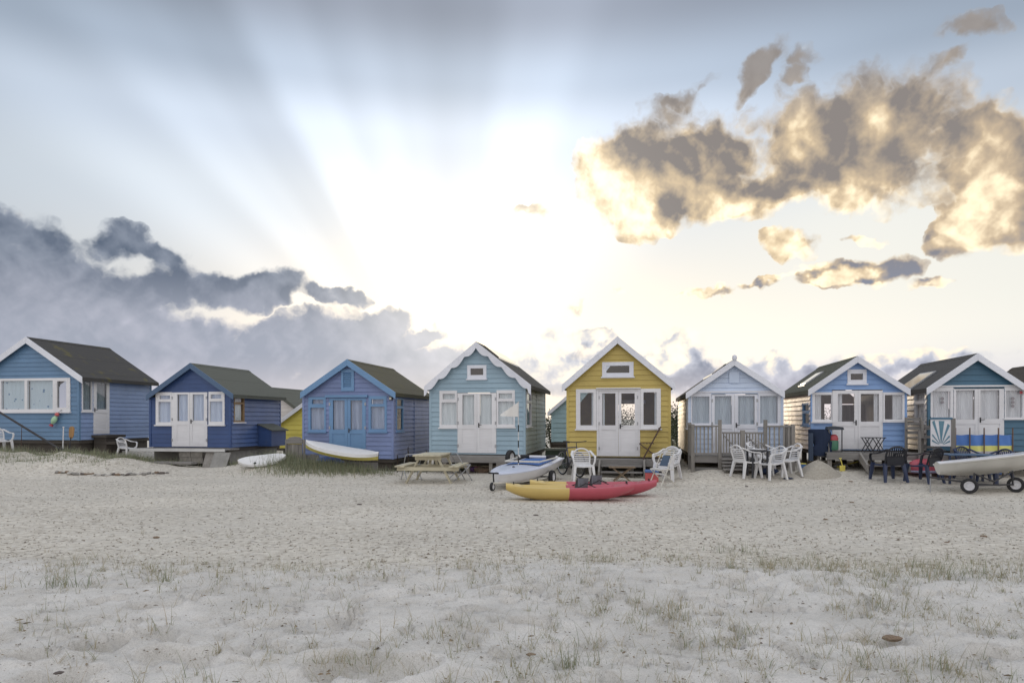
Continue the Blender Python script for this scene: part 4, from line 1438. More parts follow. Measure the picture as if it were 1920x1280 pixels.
d4, _f, _y = deck("wooden_deck", "long grey plank deck below the pale aqua hut", h4, h4.fp(838, 855)[0], h4.x1 - .15, .55, -.03, None, 4)
for _k in range(9):
    _x = h4.x1 - .75 + _k * .065
    MB().box(_x, _x + .058, _y - .07, _y - .037, _f - .05, -.17).build("skirt_board", DECKY, d4)
d5, _f, _y = deck("wooden_deck", "grey plank deck with wide steps before the mustard hut", h5, h5.x0 + .02, h5.x1 - .1, .7, -.04, (h5.fp(1124, 870, -.9)[0], h5.fp(1208, 870, -.9)[0], 2), 4)
d7, _f7, _y7 = deck("wooden_deck", "grey plank deck with steps before the cornflower blue hut", h7, h7.fp(1548, 850, -.7)[0], h7.x1 + .05, .85, -.04, (h7.fp(1614, 850, -.9)[0], h7.fp(1690, 850, -.9)[0], 2), 3)
d8, _f8, _y8 = deck("wooden_deck", "low plank deck before the teal gabled hut", h8, h8.x0 - .62, h8.x1, 1.0, -.05, None, 4)

# veranda of the white hut
g6 = gh(h6.O.x, h6.O.y)
v6 = thing("veranda", "weathered timber veranda with balusters, braced gates and steps before the white hut", "veranda", h6.O + Vector((0, 0, -.03)), h6.th)
fl6 = g6 - h6.O.z + .03
vx0, vx1, vd = h6.x0 - .02, h6.x1 + .10, .95
for _k in range(7):
    MB().box(vx0, vx1, -.035 - (_k + 1) * .13 + .008, -.035 - _k * .13, -.032, 0).build("plank", DECKW, v6)
MB().box(vx0, vx1, -vd - .04, -vd - .002, -.19, -.004).build("front_beam", DECKW, v6)
_gx0, _gx1 = h6.fp(1349, 850, -vd)[0], h6.fp(1434, 850, -vd)[0]
_gm = (_gx0 + _gx1) / 2
_post = [(vx0 + .04, .86), (_gx0, .98), (_gx1, .98), (vx1 - .04, .86)]
for _x, _h in _post:
    MB().box(_x - .045, _x + .045, -vd - .13, -vd - .041, fl6 - .15, _h).build("post", DECKY, v6)
for _y in (-.10,):
    MB().box(vx0 - .02, vx0 + .07, _y - .09, _y, fl6 - .15, .9).build("post", DECKY, v6)
    MB().box(vx1 - .07, vx1 + .02, _y - .09, _y, fl6 - .15, .86).build("post", DECKY, v6)


def rail_run(a, b, zt, n):
    MB().box(a, b, -vd - .115, -vd - .055, zt - .045, zt).build("top_rail", DECKW, v6)
    MB().box(a, b, -vd - .105, -vd - .065, .03, .08).build("bottom_rail", DECKW, v6)
    for k in range(n):
        x = a + (b - a) * (k + .5) / n
        MB().box(x - .018, x + .018, -vd - .10, -vd - .07, .081, zt - .046).build("baluster", DECKY, v6)


rail_run(_post[0][0] + .046, _gx0 - .046, .83, 6)
rail_run(_gx1 + .046, _post[3][0] - .046, .83, 5)
for _x in (vx0 + .025, vx1 - .025):
    MB().box(_x - .03, _x + .03, -vd - .04, -.1, .785, .83).build("top_rail", DECKY, v6)
    for _k in range(5):
        _yy = -.2 - _k * .17
        MB().box(_x - .018, _x + .018, _yy - .018, _yy + .018, 0, .784).build("baluster", DECKY, v6)
# two gates with diagonal braces, meeting at a middle post
MB().box(_gm - .06, _gm + .06, -vd - .14, -vd - .042, fl6 - .1, .70).build("gate_post", DECKY, v6)
for _a, _b in ((_gx0 + .06, _gm - .07), (_gm + .07, _gx1 - .06)):
    _g = MB().box(_a, _b, -vd - .115, -vd - .065, .60, .65).build("gate", DECKW, v6)
    MB().box(_a, _b, -vd - .115, -vd - .065, .03, .09).build("gate_rail", DECKW, _g)
    for _k in range(6):
        _x = _a + (_b - _a) * (_k + .5) / 6
        MB().box(_x - .018, _x + .018, -vd - .10, -vd - .075, .091, .599).build("baluster", DECKY, _g)
    MB().bar((_a + .02, -vd - .135, .58), (_b - .02, -vd - .135, .10), .03, .05, (0, 1, 0)).build("brace", DECKW, _g)
for _k in range(4):
    _z = fl6 * (_k + .7) / 4.4
    MB().box(_gx0 + .02, _gx1 - .06, -vd - .32 - .13 * _k, -vd - .12 - .13 * _k, _z - .04, _z).build("step", DECKW, v6)
    MB().box(_gx0 + .04, _gx1 - .08, -vd - .15 - .13 * _k, -vd - .12 - .13 * _k, max(fl6, _z + fl6 / 4.4 - .0), _z - .041).build("riser", DECKY, v6)
_sl = thing("concrete_block", "grey concrete slab on edge under the white hut's veranda", "concrete block", h6.O + h6.r * (vx0 + .12) - h6.d * (vd - .02), h6.th)
_sl.location.z = gh(_sl.location.x, _sl.location.y)
MB().box(0, .88, 0, .16, -.1, abs(fl6) - .26).build("slab", plain("grey_concrete", (.20, .195, .185), .9, var=.2), _sl)

# low platform of the navy hut: white edged plank, brick pier, leaning boards, lower sleeper
g2 = gh(h2.O.x, h2.O.y)
_pf = thing("wooden_deck", "white edged plank platform on block piers before the navy hut", "deck", h2.O, h2.th)
_X0, _X1 = h2.fp(246, 840, -.8)[0], h2.fp(429, 840, -.6)[0]
for _k in range(5):
    MB().box(_X0, _X1, -.16 - _k * .16, -.012 - _k * .16, -.065, -.02).build("plank", DECKW, _pf)
MB().box(_X0 - .02, _X1 + .02, -.86, -.825, -.10, -.01).build("edge_board", paint("chalky_white_paint", (.55, .55, .54), .6, .1, .4), _pf)
_bx0, _bx1 = h2.fp(338, 850, -.7)[0], h2.fp(382, 850, -.7)[0]
STONE = plain("grey_block_stone", (.24, .225, .20), .9, var=.25)
_zz = (g2 - h2.O.z)
for _r_ in range(2):
    for _k in range(2):
        _w = (_bx1 - _bx0) / 2
        MB().box(_bx0 + _k * _w + .008 + .03 * _r_, _bx0 + (_k + 1) * _w - .008 + .03 * _r_, -.78, -.45, -.105 - (_r_ + 1) * .19 + .01, -.105 - _r_ * .19).build("block", STONE, _pf)
MB().box(_X0 - .1, _bx1 + .02, -1.35, -1.05, -.47, -.40).build("lower_plank", DECKW, _pf)
for _k in range(6):
    _x = _X0 + .1 + _k * .33
    MB().blob((_x, -1.2, -.52), (.17, .14, .10), _k).build("stone", STONE, _pf)
_lb = thing("leaning_board", "narrow grey board leaning under the navy hut's platform by the piers", "board", h2.O + h2.r * (_bx1 + .12) - h2.d * .85, h2.th)
_lb.location.z = gh(_lb.location.x, _lb.location.y)
MB().hexa([(0, -.12, 0), (.42, -.12, 0), (.42, -.09, 0), (0, -.09, 0), (.0, .12, .53), (.42, .12, .53), (.42, .15, .53), (0, .15, .53)]).build("panel", DECKY, _lb)
_lb2 = thing("leaning_board", "wide pale grey board leaning at the corner of the navy hut's platform", "board", h2.O + h2.r * (_bx1 + .50) - h2.d * 1.0, h2.th)
_lb2.location.z = gh(_lb2.location.x, _lb2.location.y)
MB().hexa([(0, -.15, 0), (.55, -.15, 0), (.55, -.12, 0), (0, -.12, 0), (.0, .12, .46), (.55, .12, .46), (.55, .15, .46), (0, .15, .46)]).build("panel", plain("pale_grey_board", (.27, .265, .25), .85, var=.15), _lb2)


# ------------------------------------------------------------------ plastic garden chairs
def garden_chair(label, m, loc, rz, horizontal=True, group=None, solid_low=False):
    """moulded chair with arms; it faces -y"""
    o = thing("garden_chair", label, "chair", loc, rz, group)
    s = MB()
    rows = []
    for j in range(7):
        t = j / 6
        y = -.24 + .46 * t
        w = .235 - .02 * t
        z = .42 - .025 * math.sin(math.pi * min(1, t * 1.2)) + (.018 if j == 0 else 0) * -1
        rows.append([(-w, y, z + .012), (-w * .5, y, z - .004), (0, y, z - .008), (w * .5, y, z - .004), (w, y, z + .012),
                     (w, y, z - .02), (0, y, z - .034), (-w, y, z - .02)])
    s.loft(rows)
    s.build("seat", m, o, None, True)
    # back: arch, with arms flowing out of it
    def bk(z):
        return .21 + (z - .42) * .30
    for sgn in (-1, 1):
        lg = MB()
        lg.loft([[(sgn * (.225 + .05 * t) + a * (.036 - .012 * t), -.22 - .05 * t + b * (.030 - .010 * t), .44 - .44 * t) for a, b in ((-1, -1), (1, -1), (1, 1), (-1, 1))] for t in (0, .35, .7, 1)])
        lg.build("leg", m, o, None, False)
        lg = MB()
        lg.loft([[(sgn * (.20 + .055 * t) + a * (.038 - .014 * t), .20 + .10 * t + b * (.030 - .010 * t), .44 - .44 * t) for a, b in ((-1, -1), (1, -1), (1, 1), (-1, 1))] for t in (0, .35, .7, 1)])
        lg.build("leg", m, o, None, False)
        ar = MB()
        path = [(.235, -.235, .42), (.27, -.245, .52), (.285, -.235, .615), (.292, -.17, .655), (.29, -.05, .66), (.285, .08, .675), (.265, .20, .72), (.225, bk(.78) + .0, .775)]
        prof = []
        for i, p in enumerate(path):
            w, h = (.030, .012) if i > 2 else (.020, .022)
            a, b = Vector(path[max(0, i - 1)]), Vector(path[min(len(path) - 1, i + 1)])
            d = (b - a).normalized()
            side = Vector((1, 0, 0))
            up = side.cross(d).normalized()
            c = Vector((p[0] * sgn, p[1], p[2]))
            prof.append([tuple(c + Vector((q * w, 0, 0)) + up * r_ * h) for q, r_ in ((-1, -1), (1, -1), (1, 1), (-1, 1))])
        ar.loft(prof)
        ar.build("armrest", m, o, None, True)
    rim = []
    for i in range(17):
        a = math.pi * i / 16
        x = -.222 * math.cos(a)
        z = .62 + .215 * math.sin(a) ** .8
        rim.append((x, bk(z), z))
    rim = [(-.205, bk(.42), .42)] + rim + [(.205, bk(.42), .42)]
    MB().tube(rim, .021, 6).build("back_rim", m, o, None, True)
    if horizontal:
        for k in range(6):
            z = .49 + .05 * k
            w = .20 if z < .64 else .222 * math.sqrt(max(0, 1 - ((z - .62) / .215) ** 2))
            MB().loft([[(x, bk(z) + .03 * (1 - (x / .2) ** 2) - .004 + q, z + r_) for q, r_ in ((-.006, -.013), (.006, -.013), (.006, .013), (-.006, .013))]
                       for x in (-w, -w * .5, 0, w * .5, w)]).build("slat", m, o, None, True)
        MB().loft([[(x, bk(.45) + .01 + q, .44 + r_) for q, r_ in ((-.006, -.03), (.006, -.03), (.006, .03), (-.006, .03))] for x in (-.2, 0, .2)]).build("slat", m, o)
    else:
        for k in range(8):
            x = -.165 + .33 * k / 7
            zt = .62 + .205 * math.sqrt(max(.05, 1 - (x / .222) ** 2))
            zb = .60 if solid_low else .42
            MB().loft([[(x * (.82 if z < .5 else 1) + q, bk(z) + .02 + r_, z) for q, r_ in ((-.012, -.006), (.012, -.006), (.012, .006), (-.012, .006))] for z in (zb, (zb + zt) / 2, zt)]).build("slat", m, o)
        if solid_low:
            MB().box(-.19, .19, .245, .258, .40, .615).build("back_panel", m, o)
    return o


WC = "white plastic garden chairs"
_front_chair = garden_chair("white plastic chair facing the sea behind the two kayaks", WPLAS, stand(1093, 17.8), R(2), True, WC)
_c = copy_tree(_front_chair, "white plastic chair left of the little black table, turned towards it")
_c.location, _c.rotation_euler = stand(1399, 17.6), (0, 0, R(112))
_c = copy_tree(_front_chair, "white plastic chair close against the right side of the little black table")
_c.location, _c.rotation_euler = stand(1445, 17.4), (0, 0, R(-70))
_c = copy_tree(_front_chair, "white plastic chair outermost of the group, nearest the sand pile")
_c.location, _c.rotation_euler = stand(1474, 17.7), (0, 0, R(-82))
_c = copy_tree(_front_chair, "white plastic chair behind the little black table, mostly hidden")
_c.location, _c.rotation_euler = stand(1426, 18.1), (0, 0, R(8))
for _k, _lab in enumerate(("lower white plastic chair of the stacked pair by the mustard hut", "upper white plastic chair of the stacked pair by the mustard hut")):
    _c = copy_tree(_front_chair, _lab)
    p = stand(1252, 17.9)
    _c.location, _c.rotation_euler = (p.x - .02 * _k, p.y, p.z + .045 * _k), (0, 0, R(-38))
_c = copy_tree(_front_chair, "white plastic chair standing low beside the mid blue hut's side wall")
_p = at(238, 842, 22.6)
_c.location, _c.rotation_euler = (_p.x, _p.y, gh(_p.x, _p.y) - .03), (0, 0, R(75))
_c.scale = (.8, .8, .8)
_c = copy_tree(_front_chair, "white plastic chair at the far left edge before the long window")
_p = at(0, 846, 22.2)
_c.location, _c.rotation_euler = (_p.x, _p.y, gh(_p.x, _p.y) - .02), (0, 0, R(60))
DC = "dark plastic garden chairs"
_dark = garden_chair("black backed blue chair seen from behind, before the cornflower hut's steps", DPLAS, stand(1666, 17.0), R(183), False, DC, True)
for _ch in kids(_dark):
    if _ch.name.startswith(("leg", "seat")):
        _ch.data.materials[0] = NPLAS
_dark.scale = (1.12, 1.1, 1.05)
_c = copy_tree(_dark, "black backed blue chair in front of the red upturned canoe")
_c.location, _c.rotation_euler = stand(1732, 16.9), (0, 0, R(205))
_navy = garden_chair("navy plastic chair tucked behind the blue table at the windbreak", NPLAS, stand(1822, 17.2), R(10), False, DC)
_c = copy_tree(_navy, "navy plastic chair right of the blue table, behind the white dinghy")
_c.location, _c.rotation_euler = stand(1866, 16.9), (0, 0, R(-75))


# ------------------------------------------------------------------ little black table
def small_table(name, label, loc, m_top, m_leg, w, d, h, rz=0):
    o = thing(name, label, "table", loc, rz)
    MB().box(-w / 2, w / 2, -d / 2, d / 2, h - .03, h).build("table_top", m_top, o, bevel=.008)
    for sx in (-1, 1):
        for sy in (-1, 1):
            MB().box(sx * (w / 2 - .06) - .022, sx * (w / 2 - .06) + .022, sy * (d / 2 - .06) - .022, sy * (d / 2 - .06) + .022, 0, h - .031).build("leg", m_leg, o)
    return o


small_table("garden_table", "little black garden table among the white chairs", stand(1420, 17.6), DPLAS, DPLAS, .5, .5, .70)
_tp = thing("table_tray", "white tray lying on the little black table", "tray", stand(1420, 17.6, .701))
MB().lathe([(0, 0), (.19, 0), (.22, .03), (.20, .028), (.17, .01), (0, .012)], (0, 0, 0), 18).build("tray", WPLAS, _tp, None, True)
_cu = thing("cushion", "navy cushion lying on the sand under the little black table", "cushion", stand(1439, 17.9))
MB().blob((0, 0, .08), (.30, .22, .08), 4, 12, 8, .06).build("cover", cloth("navy_cloth", (.035, .05, .10)), _cu, None, True)
_cu2 = thing("sandal", "dark flip-flop on sand beside the outermost white chair", "sandal", stand(1478, 17.4))
MB().blob((0, 0, .02), (.14, .05, .02), 5, 10, 6, .05).build("sole", cloth("navy_cloth", (.035, .05, .10)), _cu2, None, True)
MB().tube([(-.02, -.04, .03), (.03, 0, .06), (-.02, .04, .03)], .006, 5).build("strap", BLACK, _cu2)
_bt = small_table("garden_table", "blue plastic table in front of the striped windbreak", stand(1812, 16.9), plain("slate_blue_plastic", lit(64, 92, 122), .4), NPLAS, 1.15, .7, .72, R(-8))

# ------------------------------------------------------------------ picnic table
PINE = timber("treated_pine", (.50, .46, .34), 0, .7, .15)
_pa, _pb = on_ground(757, 908), on_ground(845, 905)
_pc = (_pa + _pb) / 2
pt = thing("picnic_table", "pale pine picnic table with attached benches on the sand before the aqua hut", "picnic table", (_pc.x + .07, _pc.y + .60, gh(_pc.x, _pc.y + .5)), R(-6))
_u = [(-.34, .02), (-.20, -.02)]
W2 = .36
for k in range(5):
    x = -W2 + .002 + k * (2 * W2 / 5)
    MB().box(x, x + 2 * W2 / 5 - .012, -.75, .75, .70, .738).build("top_plank", PINE, pt)
for sx in (-1, 1):
    for k in range(2):
        x = sx * .70 + (k - 1) * .125 + (0 if sx > 0 else 0)
        MB().box(x, x + .115, -.75, .75, .425, .463).build("bench_plank", PINE, pt)
for sy in (-1, 1):
    y = sy * .56
    MB().box(-.34, .34, y - .02, y + .02, .60, .698).build("top_bearer", PINE, pt)
    MB().box(-.80, .80, y - .062, y - .022, .33, .423).build("bench_bearer", PINE, pt)
    for sx in (-1, 1):
        MB().bar((sx * .22, y + .045, .698), (sx * .60, y + .045, -.03), .045, .10, (0, 1, 0)).build("leg", PINE, pt)
for sy in (-1, 1):
    MB().bar((0, sy * .5, .42), (0, sy * .12, .70), .045, .08).build("brace", PINE, pt)


def folding_frame(label, loc, rz, m=GREY_METAL, seat_m=None, h=.82, group=None):
    """tube-framed folding chair"""
    o = thing("folding_chair", label, "chair", loc, rz, group)
    MB().tube([(-.22, -.26, 0), (-.22, .16, h), (-.19, .18, h + .04), (.19, .18, h + .04), (.22, .16, h), (.22, -.26, 0)], .013, 6).build("back_frame", m, o, None, True)
    MB().tube([(-.20, .28, 0), (-.20, -.22, .42), (.20, -.22, .42), (.20, .28, 0)], .013, 6).build("leg_frame", m, o, None, True)
    MB().tube([(-.21, -.22, .43), (-.21, .18, .42), (.21, .18, .42), (.21, -.22, .43)], .011, 6).build("seat_frame", m, o, None, True)
    if seat_m:
        MB().box(-.20, .20, -.21, .17, .42, .435).build("seat", seat_m, o)
        MB().hexa([(-.2, .055, .60), (.2, .055, .60), (.2, .065, .60), (-.2, .065, .60), (-.2, .165, h + .02), (.2, .165, h + .02), (.2, .175, h + .02), (-.2, .175, h + .02)]).build("backrest", seat_m, o)
    return o


folding_frame("bare silver folding frame left behind the picnic table", stand(772, 18.6), R(205), h=.66)
folding_frame("bare silver folding frame at the right bench of the picnic table", stand(862, 18.3), R(120), h=.70)
_wf = folding_frame("white folding chair with slatted back beside the stacked white chairs", stand(1243, 16.7), R(-62), CREAM_M, None, .85)
for _k in range(6):
    _t = .30 + .1 * _k
    MB().box(-.2, .2, -.26 + .42 * _t + .06, -.26 + .42 * _t + .075, .85 * _t + .03, .85 * _t + .075).build("slat", WPLAS, _wf)
for _k in range(5):
    MB().box(-.2, .2, -.20 + _k * .075, -.14 + _k * .075, .435, .45).build("slat", WPLAS, _wf)
_pd = thing("cushion", "slate blue pad hanging on the white folding chair", "cushion", _wf.location, _wf.rotation_euler.z)
MB().hexa([(-.15, .00, .50), (.13, .00, .50), (.13, .04, .50), (-.15, .04, .50), (-.13, .12, .76), (.11, .12, .76), (.11, .16, .76), (-.13, .16, .76)]).build("pad", cloth("slate_cloth", (.10, .14, .20)), _pd, bevel=.02)
_rb = thing("cool_box", "small red and blue cool box behind the white folding chair", "cool box", stand(1222, 17.7), R(-10))
MB().box(-.17, .17, -.12, .12, 0, .24).build("body", plain("faded_red_plastic", lit(170, 62, 62), .5), _rb, bevel=.015)
MB().box(-.18, .18, -.13, .13, .242, .31).build("lid", plain("mid_blue_plastic", lit(60, 96, 150), .5), _rb, bevel=.015)

# brown wooden folding chair on the mustard hut's deck
RED_WOOD = timber("reddish_brown_wood", (.10, .06, .045), 2, .6)
_p = h5.O + h5.r * h5.fp(1219, 850, -.35)[0] - h5.d * .36
bf = thing("folding_chair", "dark red-brown wooden folding chair on the mustard hut's deck", "chair", (_p.x, _p.y, h5.O.z - .038), h5.th + R(-90))
for sy in (-1, 1):
    MB().bar((sy * .2, .42 - .12, .93), (sy * .2, -.30 + .1, .0), .025, .05, (1, 0, 0)).build("back_post", RED_WOOD, bf)
    MB().bar((sy * .17, -.30, .44), (sy * .17, .28, .0), .025, .045, (1, 0, 0)).build("leg", RED_WOOD, bf)
for k in range(5):
    MB().box(-.19, .19, -.30 + k * .085, -.235 + k * .085, .44, .458).build("seat_slat", RED_WOOD, bf)
for k in range(3):
    MB().box(-.19, .19, .155 + .04 * k, .17 + .04 * k, .66 + k * .09, .72 + k * .09).build("back_slat", RED_WOOD, bf)

# brown slatted table at the steps
BRT = timber("brown_slat_wood", (.21, .155, .10), 0, .7)
st_ = thing("folding_table", "small brown slatted folding table at the mustard hut's steps", "table", stand(1166, 17.9), R(-6))
for k in range(5):
    MB().box(-.34, .34, -.2 + k * .082, -.13 + k * .082, .36, .38).build("slat", BRT, st_)
for sy in (-.16, .16):
    MB().bar((-.25, sy, .36), (.22, sy, 0), .025, .035, (0, 1, 0)).build("leg", BRT, st_)
    MB().bar((.25, sy + .03, .36), (-.22, sy + .03, 0), .025, .035, (0, 1, 0)).build("leg", BRT, st_)
# black folding table on the cornflower hut's deck
_p = h7.O + h7.r * h7.fp(1637, 843, -.45)[0] - h7.d * .45
ft = thing("folding_table", "small black folding table on the cornflower hut's deck", "table", (_p.x, _p.y, h7.O.z - .038), h7.th)
MB().box(-.27, .27, -.18, .18, .38, .40).build("table_top", DPLAS, ft)
for sy in (-.14, .14):
    for s_ in (-1, 1):
        MB().bar((s_ * .24 - .0, sy, .38), (s_ * .02 - .0, sy, 0), .02, .022, (0, 1, 0)).build("leg", DPLAS, ft)
        MB().bar((s_ * .04, sy + .02, .38), (s_ * .25, sy + .02, 0), .02, .022, (0, 1, 0)).build("leg", DPLAS, ft)
MB().bar((-.25, 0, .03), (.25, 0, .03), .02, .02).build("stretcher", DPLAS, ft)


# ------------------------------------------------------------------ kayaks
def kayak(label, loc, rz, L, split, cols, seat_x=.08, group="sit-on-top kayaks"):
    o = thing("kayak", label, "kayak", loc, rz, group)
    n = 44
    rings = []
    for i in range(n + 1):
        t = i / n
        s = 2 * t - 1
        x = s * L / 2
        w = .37 * max(.03, (1 - abs(s) ** 2.6)) ** .75 + .012
        keel = .20 * abs(s) ** 4.0 + .02 * s * s
        gun = .27 + .04 * abs(s) ** 2.4
        well = .12 * sstep(.78 - abs(s + .02), 0, .18)
        wl = float(well)
        ring = [(x, 0, keel), (x, -w * .55, keel + .02), (x, -w * .92, keel + (gun - keel) * .5), (x, -w, gun - .03), (x, -w * .97, gun),
                (x, -w * .86, gun + .012), (x, -w * .62, gun - wl * .3 + .02 * (1 - wl / .12)), (x, -w * .45, gun - wl + .03 * (1 - wl / .12)), (x, 0, gun - wl + .045 * (1 - wl / .12))]
        ring += [(a, -b, c) for a, b, c in ring[-2:0:-1]]
        rings.append(ring)
    mb = MB()
    for i in range(n):
        mb.cur = 0 if (i + .5) / n < split else 1
        mb.loft(rings[i:i + 2], cap=False)
    mb.cur = 0
    mb.add(rings[0], [tuple(range(len(rings[0])))])
    mb.cur = 1
    mb.add(rings[-1], [tuple(range(len(rings[-1])))])
    h = mb.build("hull", cols, o)
    bm = bmesh.new()
    bm.from_mesh(h.data)
    bmesh.ops.remove_doubles(bm, verts=bm.verts, dist=1e-4)
    bmesh.ops.recalc_face_normals(bm, faces=bm.faces)
    bm.to_mesh(h.data)
    bm.free()
    h.data.polygons.foreach_set("use_smooth", [True] * len(h.data.polygons))
    h.data.set_sharp_from_angle(angle=R(38))
    # rub line along the side, seat back with straps, carry handles
    for sy in (-1, 1):
        MB().tube([(rings[i][3][0], rings[i][3][1] * -sy * 1.0, rings[i][3][2] + .005) for i in range(2, n - 1)], .008, 5).build("rub_strip", cols[0] if False else BLACK, o, None, True) if sy == 9 else None
    seatb = MB()
    seatb.loft([[(seat_x * L + .10 * (z - .15) + q, y, z) for y, q in ((-w_, -.15), (-w_ * .75, -.03), (0, .05), (w_ * .75, -.03), (w_, -.15), (w_, -.11), (0, .085), (-w_, -.11))]
                for z, w_ in ((.13, .20), (.24, .23), (.34, .18), (.41, .11), (.45, .05))])
    seatb.build("seat_back", cloth("dark_grey_foam", (.13, .13, .145)), o, None, True)
    MB().box(seat_x * L - .32, seat_x * L, -.2, .2, .135, .165).build("seat_pad", cloth("dark_grey_foam", (.13, .13, .145)), o, bevel=.01)
    for sy in (-1, 1):
        MB().tube([(seat_x * L + .03, sy * .2, .36), (seat_x * L - .18, sy * .31, .27), (seat_x * L - .30, sy * .345, .24)], .011, 5).build("strap", BLACK, o)
        MB().tube([(seat_x * L + .03, sy * .2, .36), (seat_x * L + .25, sy * .30, .27)], .009, 5).build("strap", BLACK, o)
    for s_ in (-1, 1):
        MB().tube([(s_ * L * .44, -.06, .335), (s_ * L * .44, -.05, .37), (s_ * L * .44, .05, .37), (s_ * L * .44, .06, .335)], .011, 5).build("carry_handle", BLACK, o)
    return o


KY = plain("yellow_polyethylene", lit(186, 158, 70), .36, var=.06, scale=2)
KR = plain("red_polyethylene", lit(168, 58, 76), .36, var=.06, scale=2)
_kp = on_ground(1070, 937)
kayak("kayak half yellow and half red lying nearest on the sand", (_kp.x, _kp.y + .10, _kp.z - .015), R(2), 2.62, .475, [KY, KR], .10)
kayak("kayak behind the half-yellow one, its red end sticking out past it", (stand(1112, 14.7).x, 14.7, stand(1112, 14.7).z - .01), R(-1), 2.72, .30, [KY, KR], .03)


# ------------------------------------------------------------------ boats
def dinghy(name, label, loc, rot, L, beam, m_hull, m_deck, cover=None, mark=None):
    """blunt-bowed little sailing dinghy, bow towards -x"""
    o = thing(name, label, "dinghy", loc)
    o.rotation_euler = rot
    n = 26
    rings, decks = [], []
    for i in range(n + 1):
        t = i / n
        x = -L / 2 + L * t
        w = beam / 2 * (min(1.0, (math.sin(min(1, t * 1.9 + .02) * math.pi / 2)) ** .62) * (1 - .16 * max(0, t - .5) * 2))
        keel = .20 * (1 - t) ** 3.2 + .03 * t
        gun = .36 + .07 * (1 - t) ** 2
        rings.append([(x, 0, keel), (x, -w * .5, keel + .03), (x, -w * .84, keel + (gun - keel) * .42), (x, -w * .97, gun - .04), (x, -w * 1.03, gun - .03), (x, -w * 1.03, gun),
                      (x, -w * .8, gun + .02), (x, -w * .35, gun + .045), (x, 0, gun + .055), (x, w * .35, gun + .045), (x, w * .8, gun + .02), (x, w * 1.03, gun), (x, w * 1.03, gun - .03),
                      (x, w * .97, gun - .04), (x, w * .84, keel + (gun - keel) * .42), (x, w * .5, keel + .03)])
    MB().loft(rings).build("hull", m_hull, o, None, True)
    # deck skin with an open cockpit aft of the middle
    dk = MB()
    sub = [r_[5:12] for r_ in rings]
    sub = [[(a, b * .985, c + .006) for a, b, c in r_] for r_ in sub]
    for i in range(n):
        if not (.46 < (i + .5) / n < .93):
            dk.loft(sub[i:i + 2], cap=False, close=False)
        else:
            dk.loft([q[0:2] for q in sub[i:i + 2]], cap=False, close=False)
            dk.loft([q[5:7] for q in sub[i:i + 2]], cap=False, close=False)
    dk.build("deck", m_deck, o, None, True)
    i0, i1 = int(.46 * n) + 1, int(.93 * n)
    ck = MB()
    ck.loft([[(a, b, c + (.02 if cover else -.0)) for a, b, c in sub[i][1:6]] for i in range(i0, i1 + 1)], cap=False, close=False)
    ck.build("cockpit_cover" if cover else "cockpit", cover or m_deck, o, None, True)
    for sy in (-1, 1):
        MB().tube([(r_[5][0], r_[5][1] * (1 if sy < 0 else -1), r_[5][2] + .004) for r_ in rings], .017, 6).build("gunwale", m_deck, o, None, True)
    MB().lathe([(0, 0), (.035, 0), (.03, .05), (0, .055)], (-L / 2 + L * .30, 0, .425), 10).build("mast_step", BLACK, o)
    return o


def trolley_wheel(o, c, r=.16, w=.09, axis=1, rim=None, yaw=0.0):
    at_, c = c, (0, 0, 0)
    t = MB()
    t.lathe([(r * .62, -w / 2), (r * .92, -w / 2), (r, -w * .3), (r, w * .3), (r * .92, w / 2), (r * .62, w / 2), (r * .62, -w / 2)], c, 20, axis, False).build("wheel", BLACK, o, None, True)
    wl = kids(o)[-1]
    wl.location = at_
    wl.rotation_euler = (0, 0, yaw)
    m = MB()
    m.lathe([(r * .60, -w * .42), (r * .60, w * .42), (r * .5, w * .42), (r * .45, w * .2), (r * .2, w * .2), (r * .18, w * .5), (0.001, w * .5)], c, 16, axis, False)
    m.lathe([(r * .60, -w * .42), (r * .5, -w * .42), (r * .45, -w * .2), (r * .2, -w * .2), (r * .18, -w * .5), (0.001, -w * .5)], c, 16, axis, False)
    m.build("rim", rim or plain("wheel_rim", (.62, .62, .64), .4), wl, None, True)
    return wl


HULLW = plain("white_gelcoat", (.70, .70, .72), .22, var=.04, scale=2)
HULLC = plain("cream_gelcoat", (.55, .54, .50), .25, var=.10, scale=1.5)
DECKB = plain("pale_blue_deck", (.58, .62, .74), .25, var=.05, scale=2)
COVER = cloth("blue_boat_cover", lit(60, 98, 156))
# the dinghy at the centre: its bow towards us and left
_b0, _b1 = Vector((stand(938, 15.9).x, 15.9, 0)), Vector((stand(1022, 18.6).x, 18.6, 0))
_dir = (_b1 - _b0)
_mid = (_b0 + _b1) / 2
dn1 = dinghy("sailing_dinghy", "white sailing dinghy with blue cockpit cover, its blunt bow towards the sea", (_mid.x, _mid.y, gh(_mid.x, _mid.y) + .07),
             (0, R(-5), math.atan2(_dir.y, _dir.x)), _dir.length + .35, 1.15, HULLW, DECKB, COVER)
